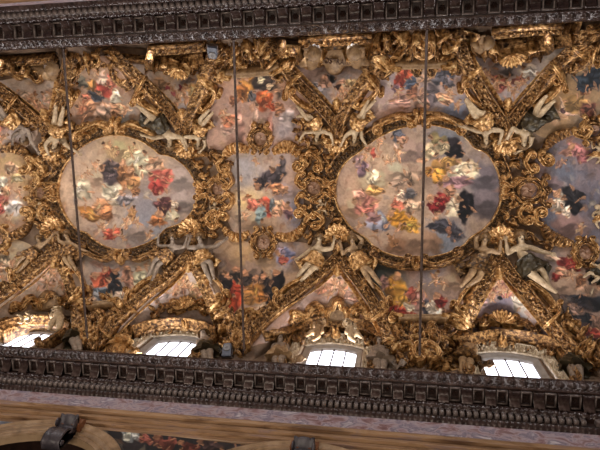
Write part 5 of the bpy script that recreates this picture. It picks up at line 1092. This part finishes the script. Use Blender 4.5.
    th = np.linspace(0.02, PI*.62, 8); ph = np.linspace(0, 2*PI, 18, endpoint=False); A, Bq = np.meshgrid(th, ph, indexing='ij')
    rr = (.155+.014*np.cos(9*Bq)*np.sin(A*2))*k
    hax = hd*.85-fw*.5; hax /= np.linalg.norm(hax); f2 = np.cross(sd2, hax)
    G = hc+rr[...,None]*(np.cos(A)[...,None]*hax+np.sin(A)[...,None]*(np.cos(Bq)[...,None]*f2+np.sin(Bq)[...,None]*sd2)); mb.grid(G, closed_v=True, cap=True)
    mb.build('hair', HAIRM if not child else body, root)
    for sg in (-1, 1):
        mb = MB(); mb.ball(nb+hd*L*.98+fw*.142*k+sd2*sg*.048*k, .019*k, nu=7, nv=5); mb.build('eye', EYEM, root)
        mb = MB(); mb.ball(nb+hd*L*.93+sd2*sg*.13*k-fw*.0, (.016*k,.02*k,.032*k), np.array([sd2, fw, hd]), 7, 5); mb.build('ear', body, root)
    mb = MB(); mb.ball(nb+hd*L*.76+fw*.128*k, (.034*k,.016*k,.010*k), np.array([sd2, fw, hd]), 8, 5); mb.build('mouth', EYEM, root)
    if cloth and skirt:                                # wrapped drapery with folds from the waist to mid thigh
        mb = MB(); lg = 1.25 if J.get('long') else .62; e = .5*(X['ka']+X['kb'])*lg+X['pe']*(1-lg); s0 = X['pe']+T*.20*k; nr, na = 12, 40
        ang = np.linspace(0, 2*PI, na, endpoint=False); G = []
        for i in range(nr):
            f = i/(nr-1); c = s0*(1-f)**2+2*f*(1-f)*(X['pe'])+e*f*f
            ax = (e-s0); ax /= np.linalg.norm(ax); n1 = Nm-ax*(Nm@ax); n1 /= np.linalg.norm(n1); n2 = np.cross(ax, n1)
            sp = .5*np.linalg.norm(X['ka']-X['kb'])*.55*f
            fold = 1+(.09+.12*f)*np.sin(6*ang+5*f)+.06*np.sin(13*ang-4*f)+.07*np.sin(f*16+2*ang)
            r1 = (.21+.05*f)*k*fold; r2 = (.19+.03*f)*k*fold; r1 = r1+sp
            G.append(c+np.cos(ang)[:,None]*r1[:,None]*n2+np.sin(ang)[:,None]*r2[:,None]*n1)
        mb.grid(np.array(G), closed_v=True, cap=True); mb.build('drapery', cloth, root)
        # a flying end of cloth beside the hip
        mb = MB(); f = np.linspace(0, 1, 16); w2 = np.linspace(-1, 1, 7); out = X['pe']+side*(.2*k)*(1 if J.get('fly', 1) > 0 else -1)
        dirn = side*(1 if J.get('fly', 1) > 0 else -1)*.8-T*.6
        G = np.array([[out+dirn*a*.36*k+np.cross(Nm, dirn)*b*(.1+.1*a)*k+Nm*(.06*math.sin(a*9+b*2)+.05*math.cos(b*5+a*3)-.05) for b in w2] for a in f])
        Gb = G-Nm*.04; mb.grid(np.concatenate([G, Gb[:, ::-1]], 1), closed_v=True, cap=True); mb.build('cloth_end', cloth, root)
    if wing:
        for sg in (-1, 1):
            mb = MB(); f = np.linspace(0, 1, 12); w2 = np.linspace(0, 1, 9); o0 = nb+side*sg*.06*k-Nm*.1; d = side*sg*.8+T*.35
            G = np.array([[o0+d*a*.5*k-T*b*(.34*math.sin(PI*min(1,.25+a*.75))**.6)*k*(1+.06*math.cos(a*30))-Nm*.03 for b in w2] for a in f])
            mb.grid(np.concatenate([G, (G-Nm*.05)[:, ::-1]], 1), closed_v=True, cap=True); mb.build('wing', wing, root)
    return root
def JJ(head, sa, sb, ea, eb, ha, hb, pe, ka, kb, aa, ab, fly=1): return dict(zip(['head','sa','sb','ea','eb','ha','hb','pe','ka','kb','aa','ab','fly'], [head,sa,sb,ea,eb,ha,hb,pe,ka,kb,aa,ab,fly]))
GS = 'stucco figures flanking the shells'
for lab, bm_, cl, J in (
 ('tan stucco figure in bronze drapery left of the shell over the rightmost window', TANST, GOLDD, JJ((482.5,244),(476,252),(488,253),(474,242),(496,256),(485,234),(499,243),(477,267),(471,275),(478,280),(461,287),(468,287),-1)),
 ('ivory stucco figure in dark green drapery right of the shell over the rightmost window', STUCCO, DARKDR, JJ((518,243),(512,251),(527,250),(506,257),(536,254),(504,243),(547,256),(524,268),(537,284),(539,272),(551,293),(546,287),1)),
 ('tan stucco figure in gilt drapery left of the shell over the third window', STUCCO, GOLDB, JJ((321,242),(314,251),(325,252),(307,257),(333,252),(301,260),(335,243),(317,263),(310,268),(313,272),(301,276),(305,280),-1)),
 ('tan stucco figure with raised arm right of the shell over the third window', TANST, GOLDB, JJ((353,243),(349,252),(359,251),(345,256),(363,243),(341,244),(352,236),(358,263),(370,273),(367,278),(382,288),(373,288),1)),
 ('grey stucco figure lifting a hand left of the shell over the second window', GREYST, GOLD, JJ((177,241),(171,249),(182,250),(162,249),(187,250),(162,238),(190,241),(170,258),(159,264),(162,268),(152,277),(156,281),-1)),
 ('grey stucco figure with an arm flung out right of the shell over the second window', GREYST, GOLDB, JJ((204,241),(198,250),(210,250),(191,251),(219,250),(193,242),(228,242),(204,261),(214,265),(208,270),(217,281),(214,284),1)),
 ('reclining tan stucco figure left of the shell over the leftmost window', TANST, GOLD, JJ((45,242),(41,249),(49,247),(35,252),(55,242),(30,258),(59,237),(37,256),(28,262),(32,266),(20,270),(23,274),-1)),
 ('tan stucco figure behind the first tie rod over the leftmost window', TANST, GOLD, JJ((73,238),(69,246),(78,247),(65,244),(84,251),(63,237),(92,254),(73,254),(71,261),(75,262),(76,270),(80,271),1)),
 ('ivory upside-down stucco figure left of the shell at the upper right', STUCCO, GOLDB, JJ((484,136),(480,127),(491,125),(470,123),(501,125),(459,121),(498,137),(484,116),(473,109),(472,103),(463,93),(466,96),-1)),
 ('ivory upside-down stucco figure in dark drapery right of the shell at the upper right', STUCCO, DARKDR, JJ((521,138),(517,128),(529,127),(511,122),(528,142),(505,135),(516,147),(531,117),(539,107),(534,104),(550,98),(541,96),1)),
 ('ivory upside-down figure in gilt drapery on the left under the lettered upper cartouche', STUCCO, GOLDB, JJ((318,134),(314,127),(324,127),(306,127),(332,129),(301,135),(334,139),(318,118),(308,112),(306,109),(298,101),(301,112),-1)),
 ('ivory upside-down figure with legs up the rib on the right under the lettered upper cartouche', STUCCO, GOLDB, JJ((355,135),(351,127),(362,125),(346,131),(362,132),(342,140),(366,139),(358,118),(362,109),(366,104),(369,96),(377,95),1)),
 ('ivory upside-down figure with arm stretched along the left oval frame, left of the upper shell', STUCCO, DARKDR, JJ((174,139),(168,131),(178,132),(158,133),(183,132),(147,131),(188,143),(163,121),(156,111),(149,107),(149,118),(142,103),-1)),
 ('ivory upside-down figure kneeling against the rib, right of the upper shell left of the middle', STUCCO, GOLDB, JJ((202,140),(196,133),(206,132),(187,132),(209,144),(190,142),(200,151),(202,125),(208,117),(204,112),(215,109),(213,105),1)),
 ('gilt and grey upside-down figure on the upper rib at the left edge', GREYST, GOLDB, JJ((30,134),(23,127),(33,126),(19,131),(38,142),(17,138),(44,150),(17,116),(11,109),(8,113),(3,102),(1,107),-1)),
 ('ivory upside-down figure with arched arms behind the first tie rod', STUCCO, GOLDB, JJ((61,142),(56,134),(66,135),(50,141),(73,142),(53,150),(83,149),(61,125),(61,115),(66,116),(61,100),(68,104),1))):
    statue(lab, J, bm_, cl, GS)
# putti and small seated figures round the windows and along the right edge
def small(lab, c, ang, s, body, cloth=None, mp=surf, mir=1, wing=None, group='small stucco putti', child=True, zoff=.04):
    a = math.radians(ang); cs, sn = math.cos(a), math.sin(a)
    q = lambda u, v: (c[0]+s*(mir*u*cs-v*sn), c[1]+s*(mir*u*sn+v*cs))
    J = JJ(q(0,-9), q(-4,-4.5), q(4,-4.5), q(-7,-1), q(7.5,-2), q(-9,-6), q(4,3), q(0.5,4), q(-5,7), q(6,6), q(-7,13), q(3.5,12.5), mir)
    if not child: J = JJ(q(-.5,-12), q(-4.5,-7), q(4.5,-6.5), q(-8,-3), q(7,-1), q(-4,1), q(1,-1), q(0,4), q(-3,13), q(3.5,12.5), q(-3,21), q(3,20.5), mir)
    return statue(lab, J, body, cloth, group, mp, zoff, 'putto' if child else 'statue', wing, child)
w3 = facing(wallmap(4.85), 1); w3t = facing(wallmap(-4.6), -1)
small('white putto reclining on the left of the leftmost window pediment', (29,319), 80, .75, STUCCO, None, w3)
small('white putto sitting right of the cartouche over the leftmost window', (60,320), 10, .75, STUCCO, None, w3)
small('small tan putto left under the cartouche over the third window', (318,331), 35, .72, TANST, None, w3)
small('small white putto right under the cartouche over the third window', (352,332), -30, .72, STUCCO, None, w3, -1)
w4 = lambda px: (plane(5.42)(px)[0], np.tile([0, -.97, -.24], (len(np.atleast_2d(px)), 1)))
small('seated grey bust-like figure right of the third window', (380,360), 0, .9, GREYST, GREYST, w4, 1, None, 'seated figures beside the windows', False)
small('seated grey figure left of the third window', (280,357), 5, .85, GREYST, TANST, w4, -1, None, 'seated figures beside the windows', False)
small('dimly gilt draped figure left of the rightmost window', (467,358), 8, .95, TANST, GOLDD, w4, 1, None, 'seated figures beside the windows', False)
small('dim grey figure right of the rightmost window', (572,366), -15, .95, GREYST, DARKDR, w4, -1, None, 'seated figures beside the windows', False)
small('dark huddled figure right of the second window', (206,351), -12, .8, GREYST, DARKDR, w4, -1, None, 'seated figures beside the windows', False)
small('gilded figure bending left of the second window', (124,346), 25, .8, GOLDB, GOLDB, w4, 1, None, 'seated figures beside the windows', False)
small('dim grey figure right of the leftmost window', (76,338), -10, .8, GREYST, DARKDR, w4, -1, None, 'seated figures beside the windows', False)
small('tan putto head and shoulders left over the lettered upper cartouche', (312,56), 25, .85, TANST, None, w3t)
small('tan putto head and shoulders right over the lettered upper cartouche', (358,55), -25, .85, TANST, None, w3t, -1)
small('tan putto beside the upper left cartouche, left of the first tie rod', (54,70), 20, .6, TANST, None, w3t)
small('tan putto lying beside the upper right hanging shell pediment', (481,42), 60, .65, TANST, None, w3t)
small('white putto at the right edge beside the top medallion of the blue panel', (596,150), 20, .9, STUCCO, GOLDB)
small('white putto at the right edge halfway down the blue panel', (597,216), -15, .9, STUCCO, GOLDB, surf, -1)
small('white putto at the right edge below the blue panel medallion', (595,272), 35, .95, STUCCO, DARKDR)
small('white putto sitting between the left oval frame and the medallion at the square', (216,210), 10, .6, STUCCO, GOLDB)
small('white putto above the shell between the square and the right oval', (322,207), -10, .62, STUCCO, GOLDB, surf, -1)
small('white putto left of the left oval beside the small medallion', (44,210), 0, .6, STUCCO, GOLDB)
